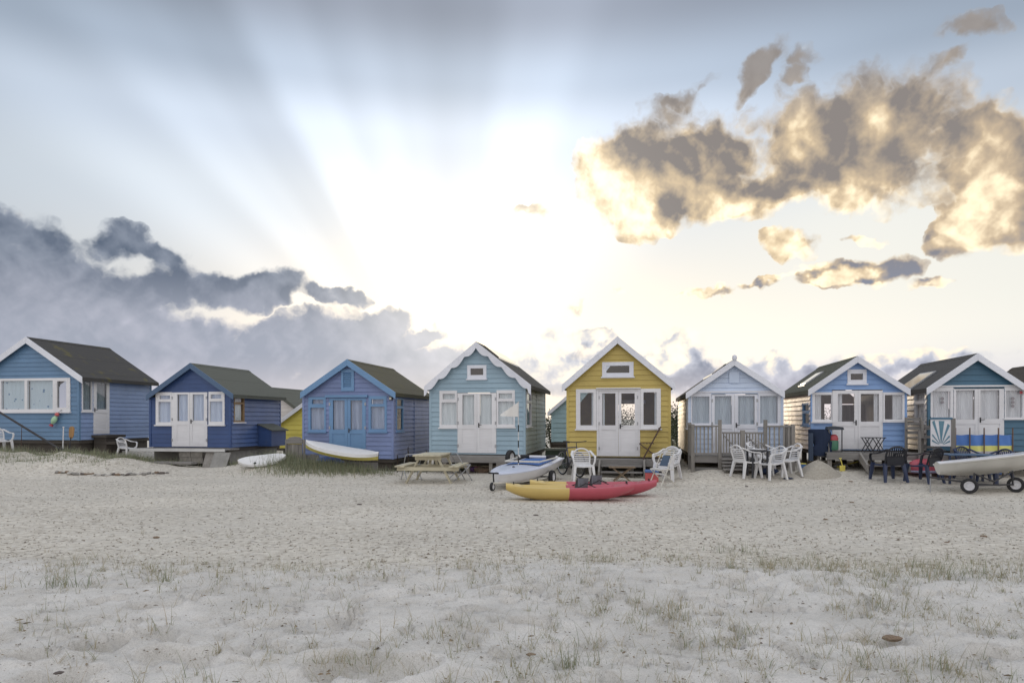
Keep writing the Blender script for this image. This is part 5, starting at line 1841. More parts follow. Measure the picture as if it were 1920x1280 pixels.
# its launching trolley
tr1 = thing("launching_trolley", "launching trolley under the blue-covered dinghy with a small jockey wheel in front", "trolley", (_mid.x, _mid.y, gh(_mid.x, _mid.y)), math.atan2(_dir.y, _dir.x))
_ll = _dir.length / 2 + .1
for sy in (-1, 1):
    MB().tube([(-_ll - .35, sy * .03, .18), (-_ll * .5, sy * .25, .13), (.3, sy * .48, .14), (.9, sy * .48, .15)], .022, 8).build("frame_tube", CREAM_M, tr1, None, True)
    trolley_wheel(tr1, (.45, sy * .58, .16), .17, .10, 1)
MB().tube([(.45, -.58, .16), (.45, .58, .16)], .02, 8).build("axle", GREY_METAL, tr1, None, True)
_jl = -_ll - .28
trolley_wheel(tr1, (_jl - .05, .0, .10), .10, .06, 1)
MB().tube([(_jl + .02, 0, .10), (_jl, 0, .40)], .018, 8).tube([(_jl + .02, -.12, .40), (_jl + .02, .12, .40)], .018, 8).build("handle", BLACK, tr1, None, True)
# trolley launching frame laid across its deck
fr = thing("boom_frame", "cream metal frame laid over the blue-covered dinghy's deck", "frame", tuple(dn1.location + Vector((0, 0, .50))), dn1.rotation_euler.z)
MB().tube([(-.15, -.46, 0), (-.15, .46, .0)], .025, 8).build("front_bar", CREAM_M, fr, None, True)
MB().tube([(.95, -.55, .06), (.95, .55, .06)], .04, 8).build("rear_bar", WPLAS, fr, None, True)
for sy in (-1, 1):
    MB().tube([(-.15, sy * .46, 0), (.95, sy * .50, .05)], .022, 8).build("side_bar", CREAM_M, fr, None, True)
    MB().tube([(.95, sy * .24, .065), (.95, sy * .5, .065)], .048, 8).build("grip", BLACK, fr, None, True)
# flag on a thin pole stepped in the dinghy
_fpz = dn1.location.z + .47
_fx, _fy = stand(972, 16.7).x, 16.7
fl = thing("flag", "white pennant on a thin banded pole above the blue-covered dinghy", "flag", (_fx, _fy, _fpz - .03))
_top = at(972, 752, 16.7).z - _fpz + .03
MB().tube([(0, 0, 0), (0, 0, _top)], .012, 8).build("pole", plain("white_pole", (.6, .6, .6), .4), fl, None, True)
for k in range(3):
    MB().tube([(0, 0, .05 + .38 * k), (0, 0, .22 + .38 * k)], .014, 8).build("dark_band", BLACK, fl, None, True)
_w = .44
_vs, _fs = [], []
for i in range(11):
    t = i / 10
    for j in range(5):
        s = j / 4
        _zt, _zb = _top - .02 - .30 * t, _top - .38 + .02 * t
        _vs.append((-_w * t, .05 * math.sin(t * 7 + s) * t, _zb + (_zt - _zb) * s))
for i in range(10):
    for j in range(4):
        k = i * 5 + j
        _fs.append((k, k + 5, k + 6, k + 1))
MB().add(_vs, _fs).build("pennant", cloth("white_flag_cloth", (.78, .77, .74), .03), fl, None, True)

# the dinghy on the right
_q0, _q1 = on_ground(1770, 925), on_ground(1960, 930)
dn2 = dinghy("sailing_dinghy", "cream hulled sailing dinghy on a two-wheeled trolley, its bow towards the chairs", (stand(1868, 15.3).x, 15.3, gh(10.8, 15.3) + .34), (R(-9), R(-6.5), R(12)), 2.95, 1.30, HULLC, HULLW)
_m2 = thing("launching_trolley", "two-wheeled launching trolley under the cream hulled dinghy", "trolley", (stand(1834, 15.1).x, 15.1, gh(10.4, 15.1)), R(12))
for _x, _y in ((-.62, -.38), (.58, -.38), (-.62, .55), (.58, .55)):
    trolley_wheel(_m2, (_x, _y, .165), .165, .10, 0, None, R(38)) if _y < 0 else None
MB().tube([(-.56, -.38, .17), (.52, -.38, .17)], .018, 8).build("axle", DARK_METAL, _m2, None, True)
MB().tube([(-.5, -.38, .42), (-.05, -.40, .26), (.0, -.40, .25), (.5, -.38, .46)], .018, 8).tube([(0, -.4, .25), (0, -.38, .17)], .014, 6).build("cradle", DARK_METAL, _m2, None, True)
for _x in (-.5, .5):
    MB().tube([(_x, -.38, .17), (_x, -.38, .44)], .016, 8).build("strut", DARK_METAL, _m2, None, True)
MB().tube([(-1.35, -.1, .34), (-.3, -.3, .19), (.0, -.38, .17)], .018, 8).build("draw_bar", DARK_METAL, _m2, None, True)
MB().tube([(-1.25, -.02, .40), (-1.25, .0, .0)], .014, 6).build("prop_leg", GREY_METAL, _m2, None, True)
# red dots and dark lettering patch of the hull's stern corner, flat print
_pr = MB()
_rd = plain("red_print", lit(170, 60, 64), .4)
for _x, _z in ((.74, .30), (.95, .345), (1.15, .31)):
    MB().lathe([(0, -.012), (.028, -.012), (.028, .012), (0, .012)], (_x, -.62, _z + .06), 10, 1).build("red_mark", _rd, dn2)

# upturned red canoe on the deck edge
cn = thing("canoe", "red upturned canoe with a white waterline under the teal hut's deck", "canoe", stand(1742, 17.75, .02), R(4))
rings = []
for i in range(25):
    s = i / 12 - 1
    w = .30 * max(.02, 1 - abs(s) ** 3) ** .7
    zt = .30 * max(.1, 1 - abs(s) ** 4) ** .5
    rings.append([(s * .62, -w * 1.0, .04), (s * .62, -w, .12), (s * .62, -w * .7, .10 + zt * .75), (s * .62, 0, .10 + zt), (s * .62, w * .7, .10 + zt * .75), (s * .62, w, .12), (s * .62, w, .04)])
_mb = MB()
_mb.loft(rings, close=True)
_hl = _mb.build("hull", [KR], cn, None, True)
MB().tube([(p[0][0], p[0][1] - .004, .08) for p in rings], .035, 6).build("rubbing_band", plain("blue_white_band", (.35, .36, .50), .5), cn, None, True)

# ------------------------------------------------------------------ boards
def paddle_board(label, loc, rot, L, w, m_top, m_bot, thick=(.075, .075)):
    o = thing("paddle_board", label, "paddleboard", loc)
    o.rotation_euler = rot
    n = 28
    for nm, mm, z0, z1, sg in (("upper_skin", m_top, 0, thick[0], 1), ("lower_skin", m_bot, 0, -thick[1], -1)):
        rings = []
        for i in range(n + 1):
            s = 2 * i / n - 1
            ww = w / 2 * max(.02, 1 - abs(s) ** 2.6) ** .62
            zz = .06 * s * s * 1.2
            rings.append([(s * L / 2, -ww, zz), (s * L / 2, -ww * .85, zz + z1 * .7), (s * L / 2, 0, zz + z1), (s * L / 2, ww * .85, zz + z1 * .7), (s * L / 2, ww, zz)])
        MB().loft(rings, cap=False, close=False).build(nm, mm, o, None, True)
    return o


BW = plain("white_board_skin", (.74, .74, .74), .3, var=.04)
BYL = plain("yellow_green_board_skin", lit(176, 164, 62), .35, var=.06)
_p = at(641, 847, 20.3)
paddle_board("white topped paddleboard with yellow underside propped before the lavender hut", (_p.x, _p.y, _p.z), (R(16), R(9), R(-6)), 2.25, .62, BW, BYL, (.13, .15))
_p = on_ground(490, 874)
_b = paddle_board("white board with black plugs lying in the grass beside the navy hut", (_p.x, _p.y + .1, _p.z + .16), (R(38), R(-6), R(14)), 1.35, .5, BW, BW)
for _x, _y in ((-.35, .0), (-.2, -.14), (-.48, -.1)):
    MB().lathe([(0, 0), (.04, 0), (.035, .012), (0, .014)], (_x, _y, .062), 10).build("plug", BLACK, _b)
_tp = thing("tarpaulin", "crumpled blue tarpaulin under the yellow-sided paddleboard", "tarpaulin", (at(618, 862, 20.9).x, 20.9, gh(at(618, 862, 20.9).x, 20.9) + .02))
MB().blob((0, 0, .15), (.42, .25, .16), 8, 12, 8, .25).build("sheet", plain("blue_tarp", lit(52, 80, 140), .4), _tp, None, True)
# grey timber edge below that board
_ed = thing("timber_edging", "grey timber edging along the mound before the lavender hut", "edging", h3.O + h3.r * h3.fp(600, 866, -.6)[0] - h3.d * .62 + Vector((0, 0, -.09)), h3.th)
for k in range(4):
    MB().box(k * .47, k * .47 + .46, 0, .05, -.30, .02 - .01 * (k % 2)).build("sleeper", DECKW, _ed)
# fence panel
_fp = at(553, 860, 21.0)
fp = thing("fence_panel", "short weathered fence panel with curved top between the yellow and lavender huts", "fence", (_fp.x, _fp.y, gh(_fp.x, _fp.y)), R(-8))
_hz = at(553, 818, 21.0).z - fp.location.z
for k in range(4):
    x = -.24 + .12 * k
    MB().box(x, x + .112, 0, .025, -.05, _hz * .72).build("board", DECKY, fp)
MB().prism([(-.26, _hz * .74), (.26, _hz * .74), (.26, _hz * .88), (.16, _hz * .97), (0, _hz), (-.16, _hz * .97), (-.26, _hz * .88)], -.03, .03).build("arched_rail", DECKW, fp)
for x in (-.31, .27):
    MB().box(x, x + .05, -.02, .04, -.1, _hz * .9).build("post", DECKY, fp)
_lp = thing("fence_panel", "low plain fence panel at the left corner of the lavender hut", "fence", (at(582, 860, 21.1).x, 21.1, gh(at(582, 860, 21.1).x, 21.1)), R(-8))
for k in range(4):
    MB().box(-.28 + k * .14, -.15 + k * .14, 0, .025, -.05, .42 - .03 * (k % 2)).build("board", DECKY, _lp)
MB().box(-.30, .30, -.03, -.001, .25, .32).build("rail", DECKW, _lp)

# ------------------------------------------------------------------ bicycle
def bicycle(label, loc, rz):
    o = thing("bicycle", label, "bicycle", loc, rz)
    fm = plain("grey_bike_paint", (.10, .10, .13), .35, .3)
    for x in (-.52, .52):
        ring = [(x + .33 * math.cos(a), 0, .35 + .33 * math.sin(a)) for a in [2 * math.pi * k / 28 for k in range(28)]]
        wh = MB().tube(ring, .022, 8, closed=True).build("wheel", BLACK, o, None, True)
        MB().tube([(x + .305 * math.cos(a), 0, .35 + .305 * math.sin(a)) for a in [2 * math.pi * k / 28 for k in range(28)]], .010, 6, closed=True).build("rim", GREY_METAL, wh, None, True)
        sp = MB()
        for k in range(14):
            a = 2 * math.pi * k / 14
            sp.tube([(x, 0, .35), (x + .3 * math.cos(a), 0, .35 + .3 * math.sin(a))], .0025, 4)
        s = sp.build("spokes", GREY_METAL, wh)
        s["kind"] = "stuff"
    bb, st, hd, sd = (-.08, 0, .32), (-.22, 0, .78), (.36, 0, .82), (-.24, 0, .92)
    f = MB()
    for a, b in ((bb, st), (st, hd), (bb, (.40, 0, .70)), (bb, (-.52, 0, .35)), (st, (-.52, 0, .35)), (st, sd)):
        f.tube([a, b], .017, 7)
    f.build("frame", fm, o, None, True)
    MB().tube([hd, (.40, 0, .70), (.52, 0, .35)], .018, 7).build("fork", fm, o, None, True)
    MB().tube([hd, (.33, 0, .95), (.36, -.30, .98)], .013, 6).tube([(.33, 0, .95), (.36, .30, .98)], .013, 6).build("handlebar", DARK_METAL, o, None, True)
    MB().loft([[(-.36, -.07, .93), (-.36, .07, .93), (-.36, .05, .97), (-.36, -.05, .97)], [(-.22, -.04, .93), (-.22, .04, .93), (-.22, .03, .97), (-.22, -.03, .97)],
               [(-.09, -.015, .92), (-.09, .015, .92), (-.09, .012, .945), (-.09, -.012, .945)]]).build("saddle", BLACK, o, None, True)
    MB().lathe([(0, -.01), (.09, -.01), (.09, .01), (0, .01)], (bb[0], -.04, bb[2]), 16, 1).build("chainring", DARK_METAL, o)
    return o


bk = bicycle("dark bicycle parked between the blue-covered dinghy and the white chair", stand(1070, 18.9), R(-68))
bk.location.z += .015
_ty = thing("spare_wheel", "black spare wheel standing on edge behind the blue-covered dinghy", "wheel", stand(957, 19.2), R(62))
trolley_wheel(_ty, (0, 0, .22), .22, .12, 1)
for _c in list(kids(_ty)):
    _c.location.z += .30
_sb = thing("storage_box", "dark green storage box with pale lid between the aqua and mustard huts", "box", (stand(1048, 22.6).x, 22.6, stand(1048, 22.6).z), h4.th)
MB().box(-.42, .42, -.3, .3, 0, .58).build("body", plain("dark_green_plastic", (.045, .07, .045), .6), _sb, bevel=.02)
MB().box(-.45, .45, -.33, .33, .582, .66).build("lid", plain("olive_lid", (.16, .18, .15), .6), _sb, bevel=.02)
for _k in range(2):
    _sb.location.z = gh(_sb.location.x, _sb.location.y)

# ------------------------------------------------------------------ clutter by the huts
_rk = [(905, 886, .26, "large brown rock under the aqua hut's deck", (.26, .19, .14)), (925, 884, .12, "small grey rock at the deck's end near the dinghy", (.24, .23, .22))]
for px, py, s, lab, c in _rk:
    p = on_ground(px, py)
    o = thing("rock", lab, "rock", (p.x, p.y + .2, p.z))
    MB().blob((0, 0, s * .25), (s, s * .6, s * .42), px).build("stone", plain("rock_" + str(px), c, .9, var=.3), o)
p = on_ground(893, 884)
tw = thing("towel", "crumpled pink and violet towel under the aqua hut's deck", "towel", (p.x, p.y + .3, p.z))
MB().blob((0, 0, .07), (.30, .16, .08), 3, 14, 8, .3).build("cloth", cloth("violet_towel", lit(160, 120, 190)), tw, None, True)
MB().blob((.05, -.06, .10), (.14, .10, .06), 9, 10, 8, .3).build("fold", cloth("pink_towel", lit(206, 120, 170)), tw, None, True)
# wetsuits on a stand and gas bottle at the cornflower hut
_p = h7.O + h7.r * h7.fp(1534, 850, -.5)[0] - h7.d * .55
ws = thing("wetsuit", "navy wetsuit draped over a post at the cornflower hut's corner", "wetsuit", (_p.x, _p.y, gh(_p.x, _p.y)))
_hh = at(1534, 803, _p.y).z - ws.location.z
MB().tube([(.0, 0, -.1), (.0, 0, _hh - .05)], .045, 8).build("post", DECKY, ws)
rings = []
for k in range(11):
    t = k / 10
    rings.append([((.28 - .10 * t + .05 * math.sin(t * 9 + a * 2)) * math.cos(a) + .06 * math.sin(3 * t), .13 * math.sin(a), _hh - .02 - t * .72) for a in [2 * math.pi * j / 12 for j in range(12)]])
MB().loft(rings).build("suit", cloth("navy_neoprene", (.028, .04, .075)), ws, None, True)
MB().loft([[(.30 + .06 * math.cos(a), -.05 + .05 * math.sin(a) + .05 * t, _hh - .35 - t * .45) for a in [2 * math.pi * j / 8 for j in range(8)]] for t in (0, .5, 1)]).build("sleeve", cloth("navy_neoprene", (.028, .04, .075)), ws, None, True)
MB().loft([[(-.24 + .07 * math.cos(a), -.06 + .05 * math.sin(a), _hh - .12 - t * .75) for a in [2 * math.pi * j / 8 for j in range(8)]] for t in (0, .5, 1)]).build("sleeve", cloth("slate_neoprene", (.06, .08, .12)), ws, None, True)
_p = h7.O + h7.r * h7.fp(1563, 845, -.45)[0] - h7.d * .45
gb = thing("trolley_rack", "small rack with dark hood on the cornflower hut's deck", "rack", (_p.x, _p.y, h7.O.z - .038), h7.th)
for x in (-.16, .17):
    MB().box(x, x + .025, -.12, -.095, 0, .60).build("post", DECKY if x < 0 else DARK_METAL, gb)
MB().prism([(-.2, .60), (.22, .60), (.20, .67), (.0, .70), (-.18, .68)], -.18, .10).build("hood", plain("dark_slate_hood", (.05, .06, .075), .6), gb)
MB().box(-.18, .2, -.10, .08, .03, .05).build("shelf", DECKW, gb)
bt = thing("gas_bottle", "green gas bottle with red top in the rack on the cornflower hut's deck", "gas bottle", (_p.x - .01, _p.y - .03, h7.O.z + .013), h7.th)
MB().lathe([(0, 0), (.11, 0), (.12, .03), (.12, .22), (.11, .26), (0, .26)], (0, 0, 0), 16).build("body", plain("green_enamel", lit(52, 110, 84), .4), bt, None, True)
MB().lathe([(.11, .262), (.115, .30), (.10, .38), (.05, .42), (0, .42)], (0, 0, 0), 16).build("top", plain("red_enamel", lit(168, 52, 62), .4), bt, None, True)
hc_ = thing("storm_lamp", "white storm lamp hanging beside the gas bottle on the cornflower hut's deck", "lamp", (_p.x + .10, _p.y - .02, h7.O.z + .013), h7.th)
MB().lathe([(0, 0), (.06, 0), (.07, .05), (.05, .12), (.055, .25), (.03, .3), (0, .31)], (0, 0, 0), 12).build("body", WPLAS, hc_, None, True)
# heap of sand with toys
sp_ = stand(1548, 17.35)
sp = thing("sand_pile", "tall heap of damp sand in front of the cornflower hut's deck", "sand pile", (sp_.x, sp_.y + .45, sp_.z))
rings = []
for k in range(14):
    t = k / 13
    rings.append([((.70 * t) * math.cos(a) * (1 + .08 * math.sin(3 * a + 1)), (.55 * t) * math.sin(a) * (1 + .08 * math.sin(2 * a)), .47 * max(0, (1 - t) ** 1.0 * (1 + .5 * t) - .0) ** 1.1 - .03 + .012 * math.sin(7 * a + 9 * t)) for a in [2 * math.pi * j / 28 for j in range(28)]])


def _sandf(N, b, o):
    tc = N.new("ShaderNodeTexCoord")
    n = N.noise(tc.outputs["Object"], 24.0, 6.0, .7)
    N.put(b.inputs["Base Color"], N.mix(N.ramp(n, .3, .7), (.33, .30, .25), (.46, .43, .37)))
    b.inputs["Roughness"].default_value = .95
    bump(N, b, n, .6, .03)


MB().loft(rings).build("heap", mat("damp_sand", _sandf), sp, None, True)
YEL = plain("yellow_toy_plastic", lit(206, 190, 40), .4)
_p = on_ground(1583, 884)
ty = thing("toy_spade", "yellow toy spade stuck beside the heap of sand", "toy", (_p.x, _p.y + .1, _p.z), R(20))
MB().box(-.09, .09, -.012, .012, .0, .16).build("blade", YEL, ty, bevel=.01)
MB().tube([(0, 0, .15), (-.05, .02, .34)], .013, 7).tube([(-.09, .02, .345), (-.01, .02, .345)], .013, 7).build("handle", YEL, ty, None, True)
_p = on_ground(1608, 880)
ty = thing("toy_rake", "long yellow toy rake lying under the cornflower hut's deck", "toy", (_p.x, _p.y + .45, _p.z + .06), R(10))
MB().tube([(-.3, 0, .0), (.3, .05, .12)], .016, 7).build("handle", YEL, ty, None, True)
MB().box(-.36, -.30, -.1, .1, -.04, .02).build("head", YEL, ty)
_p = on_ground(1594, 880)
ty = thing("sand_bag", "pale plastic bag lying by the yellow rake under the deck", "bag", (_p.x, _p.y + .5, _p.z))
MB().blob((0, 0, .06), (.20, .12, .07), 14, 10, 7, .2).build("bag", plain("pale_bag", (.5, .5, .52), .5), ty, None, True)
_p = on_ground(1510, 882)
ty = thing("toy_bucket", "little blue toy bucket with yellow rim near the outermost white chair", "toy", (_p.x, _p.y + .2, _p.z))
MB().lathe([(0, 0), (.07, 0), (.10, .17), (.085, .17), (.06, .02), (0, .02)], (0, 0, 0), 14).build("pail", plain("blue_toy_plastic", lit(60, 110, 170), .4), ty, None, True)
MB().tube([(.1 * math.cos(a), .1 * math.sin(a), .175) for a in [2 * math.pi * k / 14 for k in range(14)]], .012, 6, closed=True).build("rim", YEL, ty, None, True)
ty = thing("toy_boat", "white toy boat lying on the sand next to the blue bucket", "toy", (_p.x + .12, _p.y + .05, _p.z))
MB().loft([[(x, -w, .06), (x, 0, 0), (x, w, .06), (x, 0, .05)] for x, w in ((-.14, .02), (-.05, .05), (.06, .05), (.13, .03))]).build("hull", WPLAS, ty, None, True)

# ------------------------------------------------------------------ teal hut's front
_a = h8.frect(1745, 786, 1783, 836, -1.05)
sb = thing("sunburst_panel", "white panel with teal rising sun rays at the corner of the teal hut's deck", "panel", h8.O - h8.d * 1.06 + h8.r * _a[0] + Vector((0, 0, _a[2])), h8.th)
_w, _h = _a[1] - _a[0], _a[3] - _a[2]
MB().box(0, _w, 0, .03, 0, _h).build("board", WHITE, sb)
MB().box(-.03, _w + .03, -.02, .035, _h + .001, _h + .05).build("top_rail", B8, sb)
MB().box(_w + .002, _w + .10, -.02, .06, -.3, _h + .03).build("post", DECKY, sb)
RAY = paint("teal_ray_paint", lit(74, 120, 138), .5, .08, .2)
for k in range(7):
    a0 = R(22 + k * 20.5)
    a1 = a0 + R(8.5)
    c = (_w * .5, .02)
    def _pt(a, r_):
        x, z = c[0] + r_ * math.cos(a), c[1] + r_ * math.sin(a)
        return (min(_w - .03, max(.03, x)), min(_h - .02, max(.02, z)))
    r0, r1 = .06, min(_h * .92 / max(.3, math.sin((a0 + a1) / 2)), _w * .47 / max(.05, abs(math.cos((a0 + a1) / 2))))
    MB().prism([_pt(a0, r0), _pt(a0 - .01, r1), _pt(a1 + .05, r1), _pt(a1, r0)], -.008, -.001).build("ray", RAY, sb)
# windbreak
WBX0, WBX1 = stand(1789, 16.95).x, stand(1897, 16.95).x
wb = thing("windbreak", "striped blue, yellow and grey windbreak on wooden poles before the teal hut", "windbreak", (WBX0, 17.75, gh(11.5, 17.75)), R(0))


def _stripes(N, b, o):
    tc = N.new("ShaderNodeTexCoord")
    x, y, z = N.sep(tc.outputs["Object"])
    n = N.new("ShaderNodeValToRGB")
    n.color_ramp.interpolation = "CONSTANT"
    blue, yel, gry, wh = lit(58, 112, 186), lit(202, 200, 84), lit(170, 166, 176), lit(196, 200, 212)
    stops = [(0, blue), (.07, yel), (.16, gry), (.24, blue), (.51, gry), (.62, yel), (.765, blue)]
    while len(n.color_ramp.elements) < len(stops):
        n.color_ramp.elements.new(.5)
    for e, (p_, c_) in zip(n.color_ramp.elements, stops):
        e.position = p_
        e.color = (*c_, 1)
    N.put(n.inputs[0], N.m("DIVIDE", z, 1.0))
    fold = N.noise(N.v("MULTIPLY", tc.outputs["Object"], (5., 5., 3.)), 1.0, 4.0, .6)
    worn = N.ramp(N.noise(tc.outputs["Object"], 5.0, 3.0, .6), .70, .74)
    cc = N.mix(N.m("MULTIPLY", worn, N.ramp(z, .6, .7)), n.outputs[0], wh)
    N.put(b.inputs["Base Color"], cc)
    b.inputs["Roughness"].default_value = .6
    bump(N, b, fold, .5, .03)


_hw = 1.08
_ww = (at(1897, 840, 17.75).x - at(1790, 840, 17.75).x)
wb.location.x = at(1790, 840, 17.75).x
_n = 40
_vs, _fs = [], []
for j in range(9):
    for i in range(_n + 1):
        u = i / _n
        sag = .05 * abs(math.sin(u * 4 * math.pi))
        _vs.append((u * _ww, .04 * math.sin(u * 4 * math.pi) + .015 * math.sin(u * 31 + j), .02 + (_hw - .04) * j / 8 * (1 - .02 * abs(math.sin(u * 4 * math.pi)))))
for j in range(8):
    for i in range(_n):
        k = j * (_n + 1) + i
        _fs.append((k, k + 1, k + _n + 2, k + _n + 1))
_ws = MB().add(_vs, _fs).build("fabric", mat("windbreak_stripes", _stripes), wb, None, True)
_ws.scale = (1, 1, 1.0 / 1.0)
POLE = timber("brown_pole", (.16, .10, .07), 2, .6)
for k in range(5):
    MB().tube([(_ww * k / 4, -.035, -.2), (_ww * k / 4, -.035, _hw + .15)], .016, 8).build("pole", POLE, wb, None, True)
# two grey slatted armchairs on the deck between the blue and the teal hut
def deck_chair(label, p, rz):
    o = thing("wooden_armchair", label, "chair", p, rz)
    for sx in (-.24, .24):
        MB().box(sx - .025, sx + .025, -.22, -.17, 0, .62).build("leg", DECKY, o)
        MB().box(sx - .025, sx + .025, .22, .27, 0, .95).build("leg", DECKY, o)
        MB().box(sx - .04, sx + .04, -.25, .215, .622, .65).build("armrest", DECKW, o)
    for k in range(5):
        MB().box(-.26, .26, -.21 + k * .085, -.14 + k * .085, .40, .425).build("seat_slat", DECKW, o)
    for k in range(4):
        MB().box(-.21, .21, .235, .255, .50 + k * .12, .58 + k * .12).build("back_slat", DECKW, o)
    return o


_p = h8.O - h8.d * .45 + h8.r * (h8.x0 - .36)
deck_chair("grey slatted wooden armchair on the deck between the cornflower and teal huts", (_p.x, _p.y, h8.O.z - .048), h8.th + R(25))
_p = h8.O - h8.d * .30 + h8.r * (h8.x0 - .05)
_gp = thing("garden_gate", "small grey slatted gate leaning by the teal hut's side wall", "gate", (_p.x, _p.y, h8.O.z - .048), h8.th + R(-4))
for k in range(3):
    MB().box(-.24, .18, -.02, .0, .12 + k * .27, .19 + k * .27).build("rail", DECKW, _gp)
for k in range(2):
    MB().box(-.25 + .38 * k, -.19 + .38 * k, -.045, -.021, 0, .85).build("stile", DECKY, _gp)
_bb = thing("bottle", "dark green bottle standing on the slatted gate by the teal hut", "bottle", (_p.x - .03, _p.y - .0, h8.O.z - .048 + .73), 0)
MB().lathe([(0, .0), (.04, 0), (.04, .14), (.015, .19), (.015, .24), (0, .24)], (0, -.01, 0), 12).build("glass", plain("green_bottle_glass", (.02, .05, .04), .15), _bb, None, True)

# ------------------------------------------------------------------ mid blue hut's front
_p = h1.O + h1.r * h1.fp(104, 790, -.06)[0] - h1.d * .05
_z = h1.fp(103, 787, -.06)[1]
fs = thing("fish_float", "pale green fish-shaped float with red ends hung on the mid blue hut", "float", (_p.x, _p.y - .01, _z + h1.O.z), 0)
fs.rotation_euler = (0, R(28), 0)
MB().lathe([(.0, -.16), (.05, -.13), (.085, -.03), (.085, .05), (.05, .13), (0, .16)], (0, -.07, 0), 14).build("body", plain("pale_green_float", lit(150, 190, 150), .5), fs, None, True)
MB().lathe([(0, .15), (.06, .17), (.07, .22), (.04, .26), (0, .27)], (0, -.07, 0), 12).build("head", plain("coral_red", lit(190, 80, 80), .5), fs, None, True)
MB().lathe([(0, -.15), (.05, -.17), (.07, -.22), (0, -.23)], (0, -.07, 0), 12).build("tail", plain("crimson_red", lit(160, 40, 60), .5), fs, None, True)
MB().tube([(0, -.07, .26), (.06, -.05, .42)], .006, 5).build("cord", BLACK, fs)
_a, _b = at(-8, 768, 21.9), at(119, 843, 21.5)
pl_ = thing("long_pole", "long dark pole leaning across the mid blue hut's front", "pole", (_b.x, _b.y, _b.z))
MB().tube([(0, 0, -.05), tuple(_a - _b)], .035, 8).build("shaft", plain("dark_pole", (.035, .032, .035), .5), pl_, None, True)
MB().tube([(0, 0, -.05), tuple((_a - _b) * .05)], .05, 8).build("ferrule", BLACK, pl_, None, True)
for px, py0, py1, Y, lab, m, r_ in ((39, 797, 850, 21.9, "thin brown stick planted under the long window", RED_WOOD, .012), (117, 801, 842, 22.0, "thin white post at the foot of the dark leaning pole", WPLAS, .02)):
    a, b = at(px, py1, Y), at(px + 2, py0, Y)
    o = thing("marker_stick", lab, "stick", (a.x, a.y, gh(a.x, a.y)))
    MB().tube([(0, 0, -.1), (b.x - a.x, 0, b.z - gh(a.x, a.y))], [r_, r_ * .8], 7).build("shaft", m, o, None, True)
    MB().lathe([(0, 0), (r_ * 1.3, 0), (r_ * 1.3, .03), (0, .04)], (b.x - a.x, 0, b.z - gh(a.x, a.y) - .01), 8).build("cap", m, o)
a, b = at(128, 842, 22.0), at(132, 799, 22.0)
oz = gh(a.x, a.y)
oa = thing("paddle", "orange-brown wooden paddle standing against the mid blue hut's corner", "paddle", (a.x, a.y, oz))
MB().tube([(0, 0, -.05), (.05, .05, b.z - oz - .35)], .018, 7).build("shaft", DARK_METAL, oa, None, True)
MB().loft([[(.05 + .03 * t - w, .05, b.z - oz - .40 + .40 * t), (.05 + .03 * t + w, .05, b.z - oz - .40 + .40 * t), (.05 + .03 * t + w, .075, b.z - oz - .40 + .40 * t), (.05 + .03 * t - w, .075, b.z - oz - .40 + .40 * t)]
           for t, w in ((0, .03), (.25, .075), (.8, .085), (.95, .06), (1, .03))]).build("blade", timber("orange_wood", (.36, .20, .08), 2, .5), oa, None, True)
_p = at(112, 843, 21.8)
o = thing("buoy", "off-white buoy lying at the foot of the dark leaning pole", "buoy", (_p.x, _p.y, gh(_p.x, _p.y) + .06))
MB().blob((0, 0, .05), (.14, .12, .11), 3, 12, 8, .05).build("ball", plain("off_white_buoy", (.5, .5, .48), .5), o, None, True)
MB().tube([(.1, 0, .1), (.16, 0, .16), (.2, 0, .1)], .015, 6).build("eye", BLACK, o, None, True)
# dark timber step below its side door
_st = thing("door_step", "dark timber step under the mid blue hut's side door", "step", h1.O + h1.r * (h1.x1 + .04) + h1.d * (_sd1[0] - .1), h1.th)
_st.location.z = h1.O.z + _sd1[2]
_dz = gh(_st.location.x, _st.location.y) - _st.location.z
MB().box(0, .55, 0, (_sd1[1] - _sd1[0]) + .2, -.12, -.03).build("tread", UNDER, _st)
MB().box(0.05, .85, .05, (_sd1[1] - _sd1[0]) + .15, -.34, -.26).build("tread", UNDER, _st)
MB().box(0.02, .5, .08, (_sd1[1] - _sd1[0]) + .1, _dz - .1, -.121).build("riser", UNDER, _st)

# ------------------------------------------------------------------ grass
def leaf_mat(name, cols, rough=.6):
    def f(N, b, o):
        geo = N.new("ShaderNodeNewGeometry")
        rnd = geo.outputs["Random Per Island"]
        n = N.new("ShaderNodeValToRGB")
        while len(n.color_ramp.elements) < len(cols):
            n.color_ramp.elements.new(.5)
        for i, (e, c) in enumerate(zip(n.color_ramp.elements, cols)):
            e.position = i / (len(cols) - 1)
            e.color = (*c, 1)
        N.put(n.inputs[0], rnd)
        N.put(b.inputs["Base Color"], n.outputs[0])
        b.inputs["Roughness"].default_value = rough
        b.inputs["Specular IOR Level"].default_value = .25
        tr = N.new("ShaderNodeBsdfTranslucent")
        N.put(tr.inputs[0], n.outputs[0])
        mx = N.new("ShaderNodeMixShader")
        mx.inputs[0].default_value = .35
        N.t.links.new(b.outputs[0], mx.inputs[1])
        N.t.links.new(tr.outputs[0], mx.inputs[2])
        N.t.links.new(mx.outputs[0], o.inputs[0])
    return mat(name, f)


STRAW = leaf_mat("dry_beach_grass", [(.46, .39, .27), (.38, .34, .23), (.50, .44, .32), (.31, .32, .21), (.25, .28, .18), (.42, .33, .22)])
MARRAM = leaf_mat("marram_blades", [(.23, .265, .165), (.28, .30, .20), (.38, .35, .24), (.19, .23, .145), (.33, .34, .23)])


